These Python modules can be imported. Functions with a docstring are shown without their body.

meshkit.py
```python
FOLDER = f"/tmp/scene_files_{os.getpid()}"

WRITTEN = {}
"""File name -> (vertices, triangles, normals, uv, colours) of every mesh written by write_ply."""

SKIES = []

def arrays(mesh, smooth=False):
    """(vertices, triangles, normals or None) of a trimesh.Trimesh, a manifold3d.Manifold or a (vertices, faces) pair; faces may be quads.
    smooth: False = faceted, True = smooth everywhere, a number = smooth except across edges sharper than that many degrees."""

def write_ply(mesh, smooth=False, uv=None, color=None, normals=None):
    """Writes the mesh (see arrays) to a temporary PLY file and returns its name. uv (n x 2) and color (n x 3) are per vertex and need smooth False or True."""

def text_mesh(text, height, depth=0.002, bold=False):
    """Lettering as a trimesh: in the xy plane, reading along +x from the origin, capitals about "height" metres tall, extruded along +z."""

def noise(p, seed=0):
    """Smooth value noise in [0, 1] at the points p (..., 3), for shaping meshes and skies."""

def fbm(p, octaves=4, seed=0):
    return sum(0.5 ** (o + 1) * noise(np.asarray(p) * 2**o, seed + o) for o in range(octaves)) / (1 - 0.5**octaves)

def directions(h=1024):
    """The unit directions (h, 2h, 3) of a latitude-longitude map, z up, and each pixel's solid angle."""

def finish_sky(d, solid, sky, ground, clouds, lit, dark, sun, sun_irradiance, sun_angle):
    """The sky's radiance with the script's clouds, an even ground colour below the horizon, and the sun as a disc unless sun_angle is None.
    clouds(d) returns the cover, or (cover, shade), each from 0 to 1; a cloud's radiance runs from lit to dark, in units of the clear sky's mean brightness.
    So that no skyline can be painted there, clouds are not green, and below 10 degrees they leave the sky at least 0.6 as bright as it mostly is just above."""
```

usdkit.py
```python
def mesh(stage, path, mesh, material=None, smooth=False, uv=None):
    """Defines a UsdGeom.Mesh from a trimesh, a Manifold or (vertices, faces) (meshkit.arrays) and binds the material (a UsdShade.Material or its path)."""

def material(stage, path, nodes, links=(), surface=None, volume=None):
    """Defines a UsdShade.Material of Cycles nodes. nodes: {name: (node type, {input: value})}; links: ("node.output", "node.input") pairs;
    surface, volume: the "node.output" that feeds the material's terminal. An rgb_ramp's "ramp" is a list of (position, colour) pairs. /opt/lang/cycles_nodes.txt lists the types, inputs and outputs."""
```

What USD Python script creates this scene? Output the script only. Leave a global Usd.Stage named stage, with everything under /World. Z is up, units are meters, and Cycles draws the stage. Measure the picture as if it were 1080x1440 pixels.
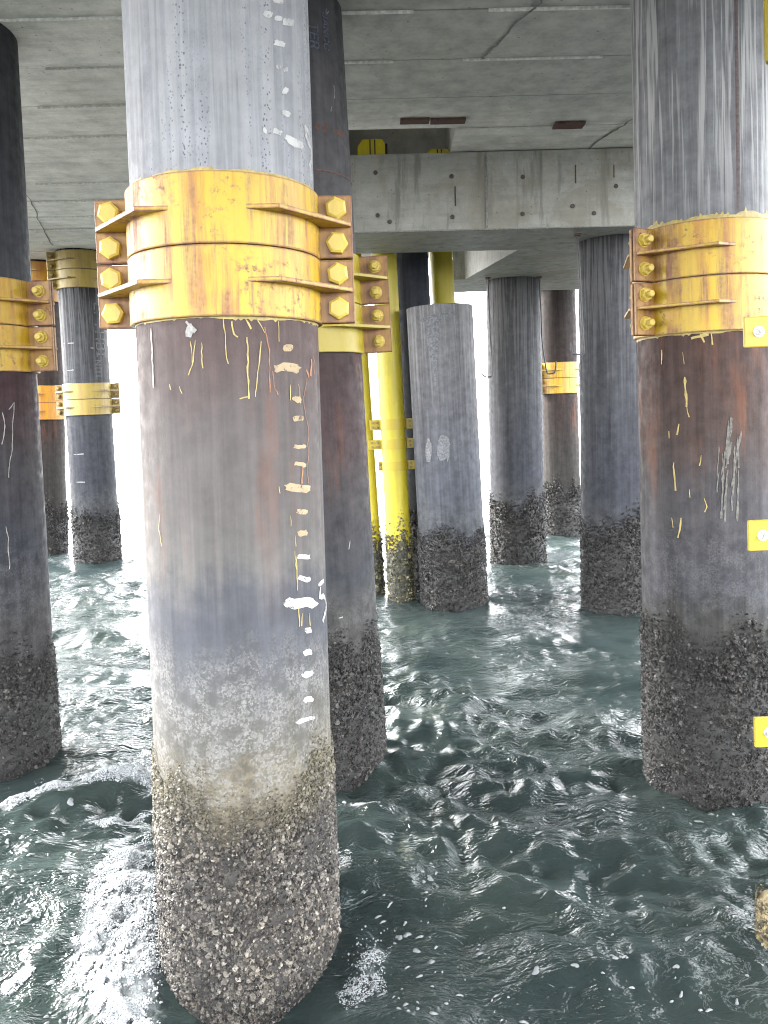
import math, random
import numpy as np, trimesh, shapely
from shapely.geometry import Polygon, box as sbox
import meshkit, usdkit
from pxr import Usd, UsdGeom, UsdLux, UsdShade, Sdf, Gf, Vt

stage = Usd.Stage.CreateInMemory()
UsdGeom.SetStageUpAxis(stage, UsdGeom.Tokens.z)
UsdGeom.SetStageMetersPerUnit(stage, 1.0)
UsdGeom.Xform.Define(stage, '/World')
UsdGeom.Scope.Define(stage, '/World/Looks')

# ------------------------------------------------------------------ camera, sky, sun, exposure
EYE = 2.73
F = 1081.0
PITCH = math.radians(3.0)
ROLL = 0.025
SHIFT = 93.0
EXPOSURE = 3.75
SKY = 0.11
SUN = 0.40
SUN_EL = math.radians(30)
SUN_DIR = np.array([-0.86, 0.5])          # compass direction towards the sun
SUN_DIR = SUN_DIR / np.linalg.norm(SUN_DIR)
SUN_ROT = math.atan2(SUN_DIR[0], SUN_DIR[1])

_f = np.array([0, math.cos(PITCH), -math.sin(PITCH)])
_r0 = np.array([1.0, 0, 0]); _u0 = np.cross(_r0, _f)
_r = _r0 * math.cos(ROLL) - _u0 * math.sin(ROLL)
_u = _u0 * math.cos(ROLL) + _r0 * math.sin(ROLL)
CAM = np.array([0, 0, EYE])

cam = UsdGeom.Camera.Define(stage, '/World/camera')
M = Gf.Matrix4d(1.0)
M.SetRow(0, Gf.Vec4d(*map(float, _r), 0)); M.SetRow(1, Gf.Vec4d(*map(float, _u), 0))
M.SetRow(2, Gf.Vec4d(*map(float, -_f), 0)); M.SetRow(3, Gf.Vec4d(*map(float, CAM), 1))
cam.AddTransformOp().Set(M)
cam.CreateHorizontalApertureAttr(36.0); cam.CreateVerticalApertureAttr(48.0)
cam.CreateFocalLengthAttr(36.0 * F / 1080)
cam.CreateVerticalApertureOffsetAttr(-SHIFT / 1080 * 36.0)
cam.CreateClippingRangeAttr(Gf.Vec2f(0.05, 5000))
cam.CreateExposureAttr(EXPOSURE)


class G:
    """A small builder of Cycles node graphs: string values holding a dot are links."""
    def __init__(self): self.n, self.l, self.k = {}, [], 0
    def add(self, kind, out, **inp):
        name = f'n{self.k}'; self.k += 1
        vals = {}
        for a, v in inp.items():
            if isinstance(v, str) and '.' in v and v.split('.')[0] in self.n: self.l.append((v, f'{name}.{a}'))
            else: vals[a] = v
        self.n[name] = (kind, vals)
        return f'{name}.{out}'
    def other(self, ref, out): return ref.split('.')[0] + '.' + out
    def obj(self): return self.add('texture_coordinate', 'object')
    def pos(self): return self.add('geometry', 'position')
    def map(self, v, scale=(1, 1, 1), loc=(0, 0, 0)): return self.add('mapping', 'vector', vector=v, scale=scale, location=loc)
    def noise(self, v, scale, detail=3, rough=0.55, dist=0.0): return self.add('noise_texture', 'fac', vector=v, scale=scale, detail=detail, roughness=rough, distortion=dist)
    def rng(self, v, a, b, c=0.0, d=1.0, smooth=True): return self.add('map_range', 'result', range_type='smoothstep' if smooth else 'linear', value=v, from_min=a, from_max=b, to_min=c, to_max=d, clamp=True)
    def mth(self, t, a, b=0.0, c=0.0, clamp=False): return self.add('math', 'value', math_type=t, value1=a, value2=b, value3=c, use_clamp=clamp)
    def mix(self, fac, a, b, t='mix'): return self.add('mix_color', 'result', blend_type=t, fac=fac, a=a, b=b)
    def ramp(self, fac, stops): return self.add('rgb_ramp', 'color', fac=fac, ramp=stops)
    def sep(self, v):
        r = self.add('separate_xyz', 'x', vector=v); return r, self.other(r, 'y'), self.other(r, 'z')
    def make(self, path, surface): return usdkit.material(stage, '/World/Looks/' + path, self.n, self.l, surface=surface)


def lin(*c): return tuple(((x / 255) / 12.92 if x / 255 <= 0.04045 else ((x / 255 + 0.055) / 1.055) ** 2.4) for x in c)


g = G()
v = g.add('texture_coordinate', 'generated')
sk = g.add('sky_texture', 'color', sky_type='single_scattering', sun_disc=False, sun_elevation=SUN_EL, sun_rotation=SUN_ROT, altitude=5.0, air_density=1.0, aerosol_density=3.0, ozone_density=1.0)
grey = g.add('rgb_to_bw', 'val', color=sk)
greyc = g.add('combine_color', 'color', color_type='rgb', r=grey, g=grey, b=grey)
soft = g.mix(0.80, sk, greyc)
cl = g.noise(v, 2.3, 5, 0.55, 0.4)
cover = g.rng(cl, 0.35, 0.7, 0.35, 1.0)
cloudcol = g.mix(g.noise(v, 4.1, 4), (11.0, 11.4, 12.0), (15.5, 15.6, 15.6))
final = g.mix(g.mth('multiply', cover, 0.8), soft, cloudcol)
bg = g.add('background_shader', 'background', color=final, strength=SKY)
sky_mat = g.make('sky_look', bg)
sky = UsdLux.DomeLight.Define(stage, '/World/sky')
UsdShade.MaterialBindingAPI.Apply(sky.GetPrim()).Bind(sky_mat)
sky.GetPrim().SetCustomDataByKey('kind', 'structure')

sun = UsdLux.DistantLight.Define(stage, '/World/sun')
sun.CreateNormalizeAttr(True); sun.CreateIntensityAttr(SUN); sun.CreateAngleAttr(14.0)
sun.CreateColorAttr(Gf.Vec3f(1.0, 0.96, 0.9))
sd = np.array([SUN_DIR[0] * math.cos(SUN_EL), SUN_DIR[1] * math.cos(SUN_EL), math.sin(SUN_EL)])
zx = np.cross([0, 0, 1], sd); zx /= np.linalg.norm(zx); zy = np.cross(sd, zx)
M = Gf.Matrix4d(1.0)
for i, a in enumerate((zx, zy, sd)): M.SetRow(i, Gf.Vec4d(*map(float, a), 0))
sun.AddTransformOp().Set(M)


# ------------------------------------------------------------------ measuring helpers
def ray(px, py):
    d = _f + _r * ((px - 540) / F) + _u * ((720 - SHIFT - py) / F)
    return d
def at_y(px, py, y): d = ray(px, py); return CAM + d * (y / d[1])
def at_z(px, py, z): d = ray(px, py); return CAM + d * ((z - EYE) / d[2])
def project(p):
    q = np.asarray(p, float) - CAM; w = q @ _f
    return 540 + F * (q @ _r) / w, 720 - SHIFT - F * (q @ _u) / w


# ------------------------------------------------------------------ prim helpers
_used = {}
def numbered(parent, name):
    k = (parent, name); n = _used.get(k, 0); _used[k] = n + 1
    return name if n == 0 else f'{name}_{n:03d}'
def describe(prim, label=None, cat=None, group=None, kind=None):
    for k, s in (('label', label), ('category', cat), ('group', group), ('kind', kind)):
        if s: prim.SetCustomDataByKey(k, s)
def thing(name, label, cat, loc=(0, 0, 0), lean=0.0, rotz=0.0, group=None):
    p = '/World/' + numbered('/World', name)
    x = UsdGeom.Xform.Define(stage, p); x.AddTranslateOp().Set(Gf.Vec3d(*map(float, loc)))
    if lean: x.AddRotateYOp().Set(float(math.degrees(lean)))
    if rotz: x.AddRotateZOp().Set(float(math.degrees(rotz)))
    describe(x.GetPrim(), label, cat, group)
    return p
def obj(name, mesh, mat, parent='/World', smooth=False, label=None, kind=None, cat=None, tone=None, attrs=None):
    p = parent + '/' + numbered(parent, name)
    m = usdkit.mesh(stage, p, mesh, mat, smooth)
    describe(m.GetPrim(), label, cat, None, kind)
    api = UsdGeom.PrimvarsAPI(m)
    for k, a in (attrs or {}).items():
        api.CreatePrimvar(k, Sdf.ValueTypeNames.FloatArray, 'vertex').Set(Vt.FloatArray.FromNumpy(np.asarray(a, np.float32)))
    return p


def merge(ms): return trimesh.util.concatenate([m if isinstance(m, trimesh.Trimesh) else trimesh.Trimesh(m[0], m[1], process=False) for m in ms])
def bx(x0, x1, y0, y1, z0, z1, c=0.0):
    """A box, chamfered by c."""
    if c <= 0:
        m = trimesh.creation.box((x1 - x0, y1 - y0, z1 - z0)); m.apply_translation(((x0 + x1) / 2, (y0 + y1) / 2, (z0 + z1) / 2)); return m
    pts = []
    for sx in (0, 1):
        for sy in (0, 1):
            for sz in (0, 1):
                X, Y, Z = (x0, x1)[sx], (y0, y1)[sy], (z0, z1)[sz]
                dx, dy, dz = (c if sx == 0 else -c), (c if sy == 0 else -c), (c if sz == 0 else -c)
                pts += [(X, Y + dy, Z + dz), (X + dx, Y, Z + dz), (X + dx, Y + dy, Z)]
    return trimesh.convex.convex_hull(np.array(pts))
def lathe(profile, n=96):
    """Closed profile of (r, z), counter-clockwise in the r-z plane seen with r to the right."""
    pr = np.array(profile, float); k = len(pr)
    t = np.linspace(0, 2 * math.pi, n, endpoint=False)
    v = np.stack([np.outer(np.sin(t), pr[:, 0]), -np.outer(np.cos(t), pr[:, 0]), np.broadcast_to(pr[:, 1], (n, k))], -1).reshape(-1, 3)
    f = []
    for i in range(n):
        a, b = i * k, ((i + 1) % n) * k
        for j in range(k):
            q = (j + 1) % k
            f += [(a + j, b + j, b + q), (a + j, b + q, a + q)]
    return trimesh.Trimesh(v, np.array(f), process=False)
def tube(path, r, n=10):
    path = np.array(path, float); vs, fs = [], []
    for i, p in enumerate(path):
        d = path[min(i + 1, len(path) - 1)] - path[max(i - 1, 0)]; d /= np.linalg.norm(d)
        a = np.cross(d, [0.31, 0.95, 0.1]); a /= np.linalg.norm(a); b = np.cross(d, a)
        for k in range(n):
            th = 2 * math.pi * k / n; vs.append(p + r * (a * math.cos(th) + b * math.sin(th)))
    for i in range(len(path) - 1):
        for k in range(n):
            q = (k + 1) % n
            fs += [(i * n + k, i * n + q, (i + 1) * n + q), (i * n + k, (i + 1) * n + q, (i + 1) * n + k)]
    c0, c1 = len(vs), len(vs) + 1; vs += [path[0], path[-1]]; e = (len(path) - 1) * n
    for k in range(n):
        q = (k + 1) % n; fs += [(c0, q, k), (c1, e + k, e + q)]
    return trimesh.Trimesh(np.array(vs), np.array(fs), process=False)
def prism(n, r, h, bevel=0.0, phase=0.0):
    """Regular prism along -y from y=0, with its far end bevelled."""
    t = np.arange(n) * 2 * math.pi / n + phase
    ring = lambda rr, y: np.stack([rr * np.sin(t), np.full(n, y), rr * np.cos(t)], 1)
    return trimesh.convex.convex_hull(np.vstack([ring(r, 0), ring(r, -h + bevel), ring(r - bevel * 1.6, -h)]))


# ------------------------------------------------------------------ materials
def principled(g, col, rough=0.5, normal=None, **kw):
    d = dict(base_color=col, roughness=rough, **kw)
    if normal: d['normal'] = normal
    return g.add('principled_bsdf', 'BSDF', **d)
def plain(name, col, rough=0.6, metal=0.0, grain=0.25, scale=40):
    g = G(); v = g.obj(); n = g.noise(v, scale, 4)
    c = g.mix(g.rng(n, 0.3, 0.7), tuple(x * (1 - grain) for x in col), tuple(min(1, x * (1 + grain)) for x in col))
    b = g.add('bump', 'normal', height=n, strength=0.3, distance=0.004)
    return g.make(name, principled(g, c, rough, b, metallic=metal))


def pile_material(name, stops, seed, streak=0.35, white=(3.9, 9, 0.0), spots=(0, 0, 0.0), rough=0.62, spec=0.10, edge_rust=0.0, mottling=0.3, algae=(0, 0, 0.0), pits=0.0):
    """Weathered coated steel tube. stops: (height above the water, colour); the bands wander with noise."""
    g = G(); v = g.map(g.obj(), loc=(seed * 7.3, seed * 3.1, 0)); x, y, z = g.sep(g.obj())
    n1 = g.noise(v, 2.2, 4, 0.6); n2 = g.noise(v, 9.0, 4, 0.65)
    st = g.noise(g.map(v, (9, 9, 0.35)), 1.0, 5, 0.65)            # vertical runs
    st2 = g.noise(g.map(v, (34, 34, 0.9)), 1.0, 4, 0.6)
    zz = g.mth('add', z, g.mth('multiply', g.mth('subtract', n1, 0.5), 0.45))
    zz = g.mth('add', zz, g.mth('multiply', g.mth('subtract', st, 0.5), 0.5))
    zz = g.mth('add', zz, g.mth('multiply', g.mth('subtract', n2, 0.5), 0.16))
    col = g.ramp(g.mth('divide', zz, 6.5), [(a / 6.5, c) for a, c in stops])
    col = g.mix(1.0, col, g.ramp(st, [(0.28, (1 - streak,) * 3), (0.5, (1, 1, 1)), (0.72, (1 + streak * 0.75,) * 3)]), 'multiply')
    col = g.mix(1.0, col, g.ramp(st2, [(0.3, (1 - streak * 0.5,) * 3), (0.7, (1 + streak * 0.4,) * 3)]), 'multiply')
    col = g.mix(1.0, col, g.ramp(n2, [(0.25, (1 - mottling,) * 3), (0.75, (1 + mottling,) * 3)]), 'multiply')
    if white[2] > 0:     # chalky runs from above
        run = g.noise(g.map(v, (22, 22, 0.55)), 1.0, 3, 0.7, 0.25)
        m = g.mth('multiply', g.rng(run, 0.47, 0.56), g.rng(g.mth('add', z, g.mth('multiply', st2, 1.0)), white[0] + 0.3, white[1] + 0.6))
        col = g.mix(g.mth('multiply', m, white[2]), col, (0.30, 0.30, 0.30))
    if pits > 0:
        w = g.add('voronoi_texture', 'distance', vector=g.map(v, (1, 1, 0.8)), scale=70.0, feature='f1')
        m = g.mth('multiply', g.rng(w, 0.33, 0.22), g.mth('multiply', g.rng(st, 0.5, 0.62), g.rng(z, 3.6, 3.8)))
        col = g.mix(g.mth('multiply', m, pits), col, (0.06, 0.06, 0.08))
    if spots[2] > 0:     # ring scars left by barnacles
        w = g.add('voronoi_texture', 'distance', vector=v, scale=30.0, feature='f1', randomness=1.0)
        ring = g.mth('multiply', g.rng(w, 0.16, 0.3), g.rng(w, 0.55, 0.40))
        fine = g.noise(v, 75, 3, 0.7)
        zone = g.mth('multiply', g.rng(zz, spots[0], spots[0] + 0.25), g.rng(zz, spots[1], spots[1] - 0.3))
        m = g.mth('multiply', zone, g.mth('multiply', g.mth('maximum', g.mth('multiply', ring, 0.55), g.rng(fine, 0.47, 0.62)), g.rng(n2, 0.36, 0.58)))
        col = g.mix(g.mth('multiply', m, spots[2]), col, (0.165, 0.162, 0.157))
    if algae[2] > 0:
        zone = g.mth('multiply', g.rng(zz, algae[0], algae[0] + 0.12), g.rng(zz, algae[1], algae[1] - 0.2))
        m = g.mth('multiply', zone, g.rng(g.noise(v, 34, 6, 0.75), 0.44, 0.60))
        col = g.mix(g.mth('multiply', m, algae[2]), col, (0.12, 0.105, 0.07))
    if edge_rust > 0:
        m = g.mth('multiply', g.rng(g.noise(g.map(v, (5, 5, 0.8)), 1.0, 5, 0.7), 0.52, 0.68), g.mth('multiply', g.rng(z, 1.6, 2.6), g.rng(z, 3.6, 3.1)))
        col = g.mix(g.mth('multiply', m, edge_rust), col, (0.13, 0.055, 0.032))
    h = g.mth('add', g.mth('multiply', n2, 0.5), g.mth('multiply', g.noise(v, 60, 4, 0.7), 0.5))
    b = g.add('bump', 'normal', height=h, strength=0.35, distance=0.008)
    ro = g.rng(g.noise(v, 14, 4), 0.3, 0.7, rough - 0.1, rough + 0.18)
    return g.make(name, principled(g, col, ro, b, specular_ior_level=spec))


def yellow_material(name, base, orange, rust=0.5, run=0.6, seed=0.0, rustcol=(0.17, 0.075, 0.055), edge=True, rough=0.45):
    g = G(); v = g.map(g.obj(), loc=(seed * 5.1, seed, seed * 2.3))
    st = g.noise(g.map(v, (13, 13, 1.2)), 1.0, 5, 0.65)
    n1 = g.noise(v, 5, 4, 0.6); n2 = g.noise(v, 24, 5, 0.7)
    col = g.mix(g.mth('multiply', g.rng(st, 0.42, 0.66), run), base, orange)
    col = g.mix(g.rng(n1, 0.45, 0.75, 0, 0.45), col, tuple(min(1, c * 1.12 + 0.003) for c in base))
    sp = g.mth('multiply', g.rng(n2, 0.50, 0.68), g.rng(g.noise(v, 3.6, 3), 0.42, 0.62))
    m = g.mth('multiply', sp, rust)
    if edge:
        bn = g.add('bevel', 'bevel', samples=6, radius=0.016)
        tn = g.add('geometry', 'normal')
        dt = g.add('vector_math', 'value', math_type='dot_product', vector1=bn, vector2=tn)
        e = g.mth('multiply', g.rng(dt, 0.995, 0.93), g.rng(g.noise(v, 16, 4, 0.7), 0.28, 0.46))
        m = g.mth('maximum', m, g.mth('multiply', e, min(1, rust * 1.3)))
    runs = g.noise(g.map(v, (16, 16, 0.7), (2.2, 0, 0)), 1.0, 6, 0.7, 0.3)
    m = g.mth('maximum', m, g.mth('multiply', g.mth('multiply', g.rng(runs, 0.47, 0.68), g.rng(g.noise(v, 4.5, 4), 0.34, 0.60)), rust * 0.85))
    col = g.mix(m, col, g.mix(g.rng(g.noise(v, 60, 3), 0.35, 0.65), rustcol, tuple(c * 1.9 for c in rustcol)))
    b = g.add('bump', 'normal', height=g.mth('add', n2, g.mth('multiply', m, 0.6)), strength=0.25, distance=0.005)
    return g.make(name, principled(g, col, g.rng(m, 0, 1, rough, 0.85), b))


def concrete_material(name, c0, c1, stain, streaks=False, dark_middle=False):
    g = G(); v = g.obj()
    n1 = g.noise(v, 0.55, 5, 0.6, 0.6); n2 = g.noise(v, 4.5, 6, 0.7); n3 = g.noise(g.map(v, (1.2, 9, 9)), 1.0, 5, 0.7)
    n4 = g.noise(v, 45, 4, 0.7)
    col = g.mix(g.rng(n1, 0.35, 0.65), c0, c1)
    col = g.mix(1.0, col, g.ramp(n2, [(0.28, (0.74,) * 3), (0.5, (1, 1, 1)), (0.72, (1.16,) * 3)]), 'multiply')
    col = g.mix(1.0, col, g.ramp(n3, [(0.28, (0.78,) * 3), (0.5, (1, 1, 1)), (0.75, (1.12,) * 3)]), 'multiply')
    col = g.mix(1.0, col, g.ramp(n4, [(0.3, (0.9,) * 3), (0.7, (1.07,) * 3)]), 'multiply')
    if streaks:
        st = g.noise(g.map(v, (7, 7, 0.8)), 1.0, 5, 0.65); x, y, z = g.sep(v)
        col = g.mix(g.rng(st, 0.50, 0.68, 0, 0.85), col, stain)
        col = g.mix(g.rng(g.noise(v, 1.3, 5, 0.65, 0.8), 0.48, 0.62, 0, 0.5), col, (.17, .155, .115))
        st2 = g.noise(g.map(v, (5, 5, 0.7), (3.3, 0, 0)), 1.0, 5, 0.7)
        col = g.mix(g.rng(st2, 0.55, 0.72, 0, 0.6), col, (0.27, 0.245, 0.19))
    else:
        col = g.mix(g.rng(g.noise(v, 1.6, 6, 0.7, 1.0), 0.54, 0.72, 0, 0.55), col, stain)
    if dark_middle:     # darker grey zone with a wandering edge over the middle of the soffit
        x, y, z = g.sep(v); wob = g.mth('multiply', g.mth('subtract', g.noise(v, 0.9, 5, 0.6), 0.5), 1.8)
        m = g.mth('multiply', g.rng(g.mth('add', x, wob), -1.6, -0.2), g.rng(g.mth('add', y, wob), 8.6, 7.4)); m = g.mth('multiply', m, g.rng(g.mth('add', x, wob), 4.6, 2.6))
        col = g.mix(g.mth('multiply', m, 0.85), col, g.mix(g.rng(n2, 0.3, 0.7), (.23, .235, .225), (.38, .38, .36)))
    sp = g.add('voronoi_texture', 'distance', vector=v, scale=9.0, feature='f1')
    col = g.mix(g.mth('multiply', g.rng(sp, 0.10, 0.05), 0.6), col, (0.05, 0.045, 0.04))
    h = g.mth('add', g.mth('multiply', n2, 0.7), g.mth('multiply', n4, 0.35))
    b = g.add('bump', 'normal', height=g.mth('add', h, g.mth('multiply', n3, 0.6)), strength=0.45, distance=0.012)
    return g.make(name, principled(g, col, 0.62, b, specular_ior_level=0.5))


def crust_material(name, dark, mid, pale, green=0.0):
    """Barnacles: the tone of each comes from its mesh; colour of the growth wanders over the pile."""
    g = G(); v = g.obj(); t = g.add('attribute', 'fac', attribute='tone')
    col = g.ramp(t, [(0.0, tuple(c * .4 for c in dark)), (0.2, dark), (0.5, mid), (0.86, tuple(0.5 * a + 0.5 * b for a, b in zip(mid, pale))), (1.0, pale)])
    n = g.noise(v, 3.0, 4, 0.6); n2 = g.noise(v, 90, 3, 0.7)
    col = g.mix(1.0, col, g.ramp(n, [(0.3, (0.72, 0.72, 0.74)), (0.7, (1.2, 1.15, 1.08))]), 'multiply')
    col = g.mix(1.0, col, g.ramp(n2, [(0.3, (0.7,) * 3), (0.7, (1.2,) * 3)]), 'multiply')
    if green > 0:
        x, y, z = g.sep(v)
        zone = g.mth('multiply', g.rng(g.mth('add', z, g.mth('multiply', g.noise(v, 4, 3), 0.7)), 0.95, 1.35), green)
        col = g.mix(g.mth('multiply', zone, g.rng(n2, 0.35, 0.6)), col, (0.10, 0.088, 0.05))
    b = g.add('bump', 'normal', height=n2, strength=0.5, distance=0.004)
    return g.make(name, principled(g, col, g.rng(n, 0.3, 0.7, 0.5, 0.7), b))


Z = lambda *s: list(s)
NEAR = pile_material('near_pile_coating', [(0, (0.0700, 0.0620, 0.0520)), (0.85, (0.0780, 0.0680, 0.0530)), (1.1, (0.0700, 0.0660, 0.0580)), (1.4, (0.0680, 0.0680, 0.0690)), (1.58, (0.0571, 0.0586, 0.0643)), (1.72, (0.0516, 0.0537, 0.0617)), (1.84, (0.0590, 0.0597, 0.0662)), (2, (0.0847, 0.0811, 0.0782)), (2.15, (0.0802, 0.0745, 0.0723)), (2.6, (0.0756, 0.0669, 0.0655)), (3, (0.0692, 0.0520, 0.0498)), (3.3, (0.0611, 0.0431, 0.0417)), (3.5, (0.1800, 0.1850, 0.2000)), (6.5, (0.1900, 0.1950, 0.2080))], 1.0, streak=0.22,
      white=(3.4, 4.0, 0.3), spots=(0.75, 1.72, 0.75), mottling=0.16, algae=(0.7, 1.2, 0.45), pits=0.8, edge_rust=0.35)
SECOND = pile_material('second_pile_coating', [(0, (0.0305, 0.0301, 0.0301)), (1.2, (0.0406, 0.0401, 0.0401)), (1.5, (0.0318, 0.0335, 0.0385)), (2.1, (0.0401, 0.0367, 0.0384)), (2.5, (0.0471, 0.0331, 0.0340)), (3.2, (0.0420, 0.0280, 0.0285)), (3.5, (0.0612, 0.0600, 0.0642)), (6.5, (0.0663, 0.0650, 0.0692))], 2.0,
      streak=0.25, spots=(0.9, 1.5, 0.16), edge_rust=0.4)
RIGHT = pile_material('right_pile_coating', [(0, (0.0250, 0.0250, 0.0250)), (1.2, (0.0299, 0.0299, 0.0283)), (1.45, (0.0346, 0.0354, 0.0410)), (2.1, (0.0459, 0.0435, 0.0467)), (2.5, (0.0476, 0.0348, 0.0316)), (3.2, (0.0468, 0.0292, 0.0260)), (3.45, (0.1150, 0.1170, 0.1280)), (6.5, (0.1550, 0.1550, 0.1600))], 3.0,
      streak=0.35, white=(3.7, 4.6, 0.9), spots=(1.1, 2.0, 0.16), edge_rust=0.5)
LEFT = pile_material('left_pile_coating', [(0, (0.0255, .024, 0.0240)), (1.2, (0.0306, .03, 0.0312)), (1.7, (0.0245, .026, 0.0326)), (2.4, (0.0326, .030, 0.0324)), (2.9, (0.0306, .018, 0.0204)), (3.4, (0.0265, .016, 0.0184)), (3.7, (0.0357, .038, 0.0440)), (6.5, (0.0408, .042, 0.0468))], 4.0,
      streak=0.4, spots=(0.8, 1.9, 0.16), edge_rust=0.2)
SLATE = pile_material('slate_pile_coating', [(0, (0.0255, .024, 0.0240)), (1.1, (0.0306, .032, 0.0356)), (1.6, (0.0275, .029, 0.0356)), (2.4, (0.0347, .036, 0.0426)), (3.4, (0.0490, .050, 0.0554)), (4.6, (0.0490, .048, 0.0522)), (5.0, (0.0163, .016, 0.0172)), (6.5, (0.0153, .015, 0.0162))], 5.0,
      streak=0.3, white=(2.2, 5.5, 0.25), spots=(0.9, 1.5, 0.16))
CUT = pile_material('cut_pile_coating', [(0, (0.0255, .024, 0.0240)), (1.1, (0.0459, .049, 0.0556)), (1.6, (0.0510, .055, 0.0652)), (2.6, (0.0714, .072, 0.0804)), (3.6, (0.1071, .105, 0.1098)), (6.5, (0.1122, .11, 0.1130))], 6.0,
      streak=0.35, white=(2.0, 4.6, 0.3), spots=(0.9, 1.5, 0.16))
BROWN = pile_material('brown_pile_coating', [(0, (0.0181, 0.0160, 0.0153)), (1.1, (0.0220, 0.0203, 0.0188)), (1.7, (0.0244, 0.0223, 0.0209)), (2.4, (0.0264, 0.0207, 0.0192)), (3.5, (0.0255, 0.0195, 0.0180)), (6.5, (0.0268, 0.0229, 0.0218))], 7.0, streak=0.4, edge_rust=0.4)
DARK = pile_material('dark_pile_coating', [(0, (.015, .015, .016)), (1.2, (.016, .017, .023)), (3.0, (.022, .024, .033)), (6.5, (.030, .032, .042))], 8.0, streak=0.4)
Y_NEAR = yellow_material('yellow_weathered_paint', (.37, .25, .012), (.29, .13, .010), rust=0.95, run=0.95, rustcol=(.10, .052, .048))
Y_FLANGE = yellow_material('yellow_rusting_flange_paint', (.26, .135, .022), (.14, .055, .02), rust=1.0, run=1.0, seed=2.0, rustcol=(.075, .034, .03))
Y_BOLT = yellow_material('yellow_bolt_paint', (.40, .30, .05), (.34, .21, .035), rust=0.35, run=0.4, seed=3.0, edge=False)
Y_ORANGE = yellow_material('orange_yellow_paint', (0.3494, 0.1747, 0.0094), (0.2870, 0.0874, 0.0075), rust=0.8, run=0.9, seed=4.0)
Y_OLIVE = yellow_material('dull_yellow_paint', (0.2691, 0.1973, 0.0359), (0.1973, 0.1166, 0.0314), rust=0.7, run=0.6, seed=5.0, rustcol=(0.0897, 0.0538, 0.0448))
Y_PIPE = yellow_material('yellow_pipe_paint', (0.3432, 0.2886, 0.0117), (0.2574, 0.2028, 0.0117), rust=0.25, run=0.5, seed=6.0, rustcol=(0.0624, 0.0468, 0.0234))
Y_BRIGHT = yellow_material('bright_yellow_paint', (.72, .58, .02), (.62, .46, .02), rust=0.2, run=0.3, seed=9.0, edge=False)
Y_FRESH = yellow_material('fresh_yellow_paint', (0.2884, 0.2237, 0.0100), (0.2586, 0.1889, 0.0100), rust=0.15, run=0.3, seed=7.0, rustcol=(0.0994, 0.0597, 0.0248))
SOFFIT = concrete_material('soffit_concrete', (.56, .54, .505), (.72, .695, .65), (.44, .42, .39), dark_middle=True)
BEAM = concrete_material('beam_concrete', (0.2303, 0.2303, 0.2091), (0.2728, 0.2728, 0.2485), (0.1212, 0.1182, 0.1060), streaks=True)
B_NEAR = crust_material('near_barnacle_shell', (0.0124, 0.0107, 0.0096), (0.0618, 0.0545, 0.0461), (0.2022, 0.1881, 0.1657), green=0.8)
B_FOOT = crust_material('foot_barnacle_shell', (.03, .025, .012), (.14, .11, .05), (.30, .26, .15))
B_DARK = crust_material('dark_barnacle_shell', (0.0035, 0.0032, 0.0032), (0.0120, 0.0109, 0.0103), (0.0630, 0.0601, 0.0573))
B_GREEN = crust_material('green_barnacle_shell', (0.0234, 0.0234, 0.0117), (0.0936, 0.0858, 0.0429), (0.2730, 0.2574, 0.1560), green=0.6)
STEEL = plain('galvanised_steel', (.45, .45, .44), 0.45, 0.6)
ROD = plain('dark_rod_steel', (.04, .04, .045), 0.6)
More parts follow.
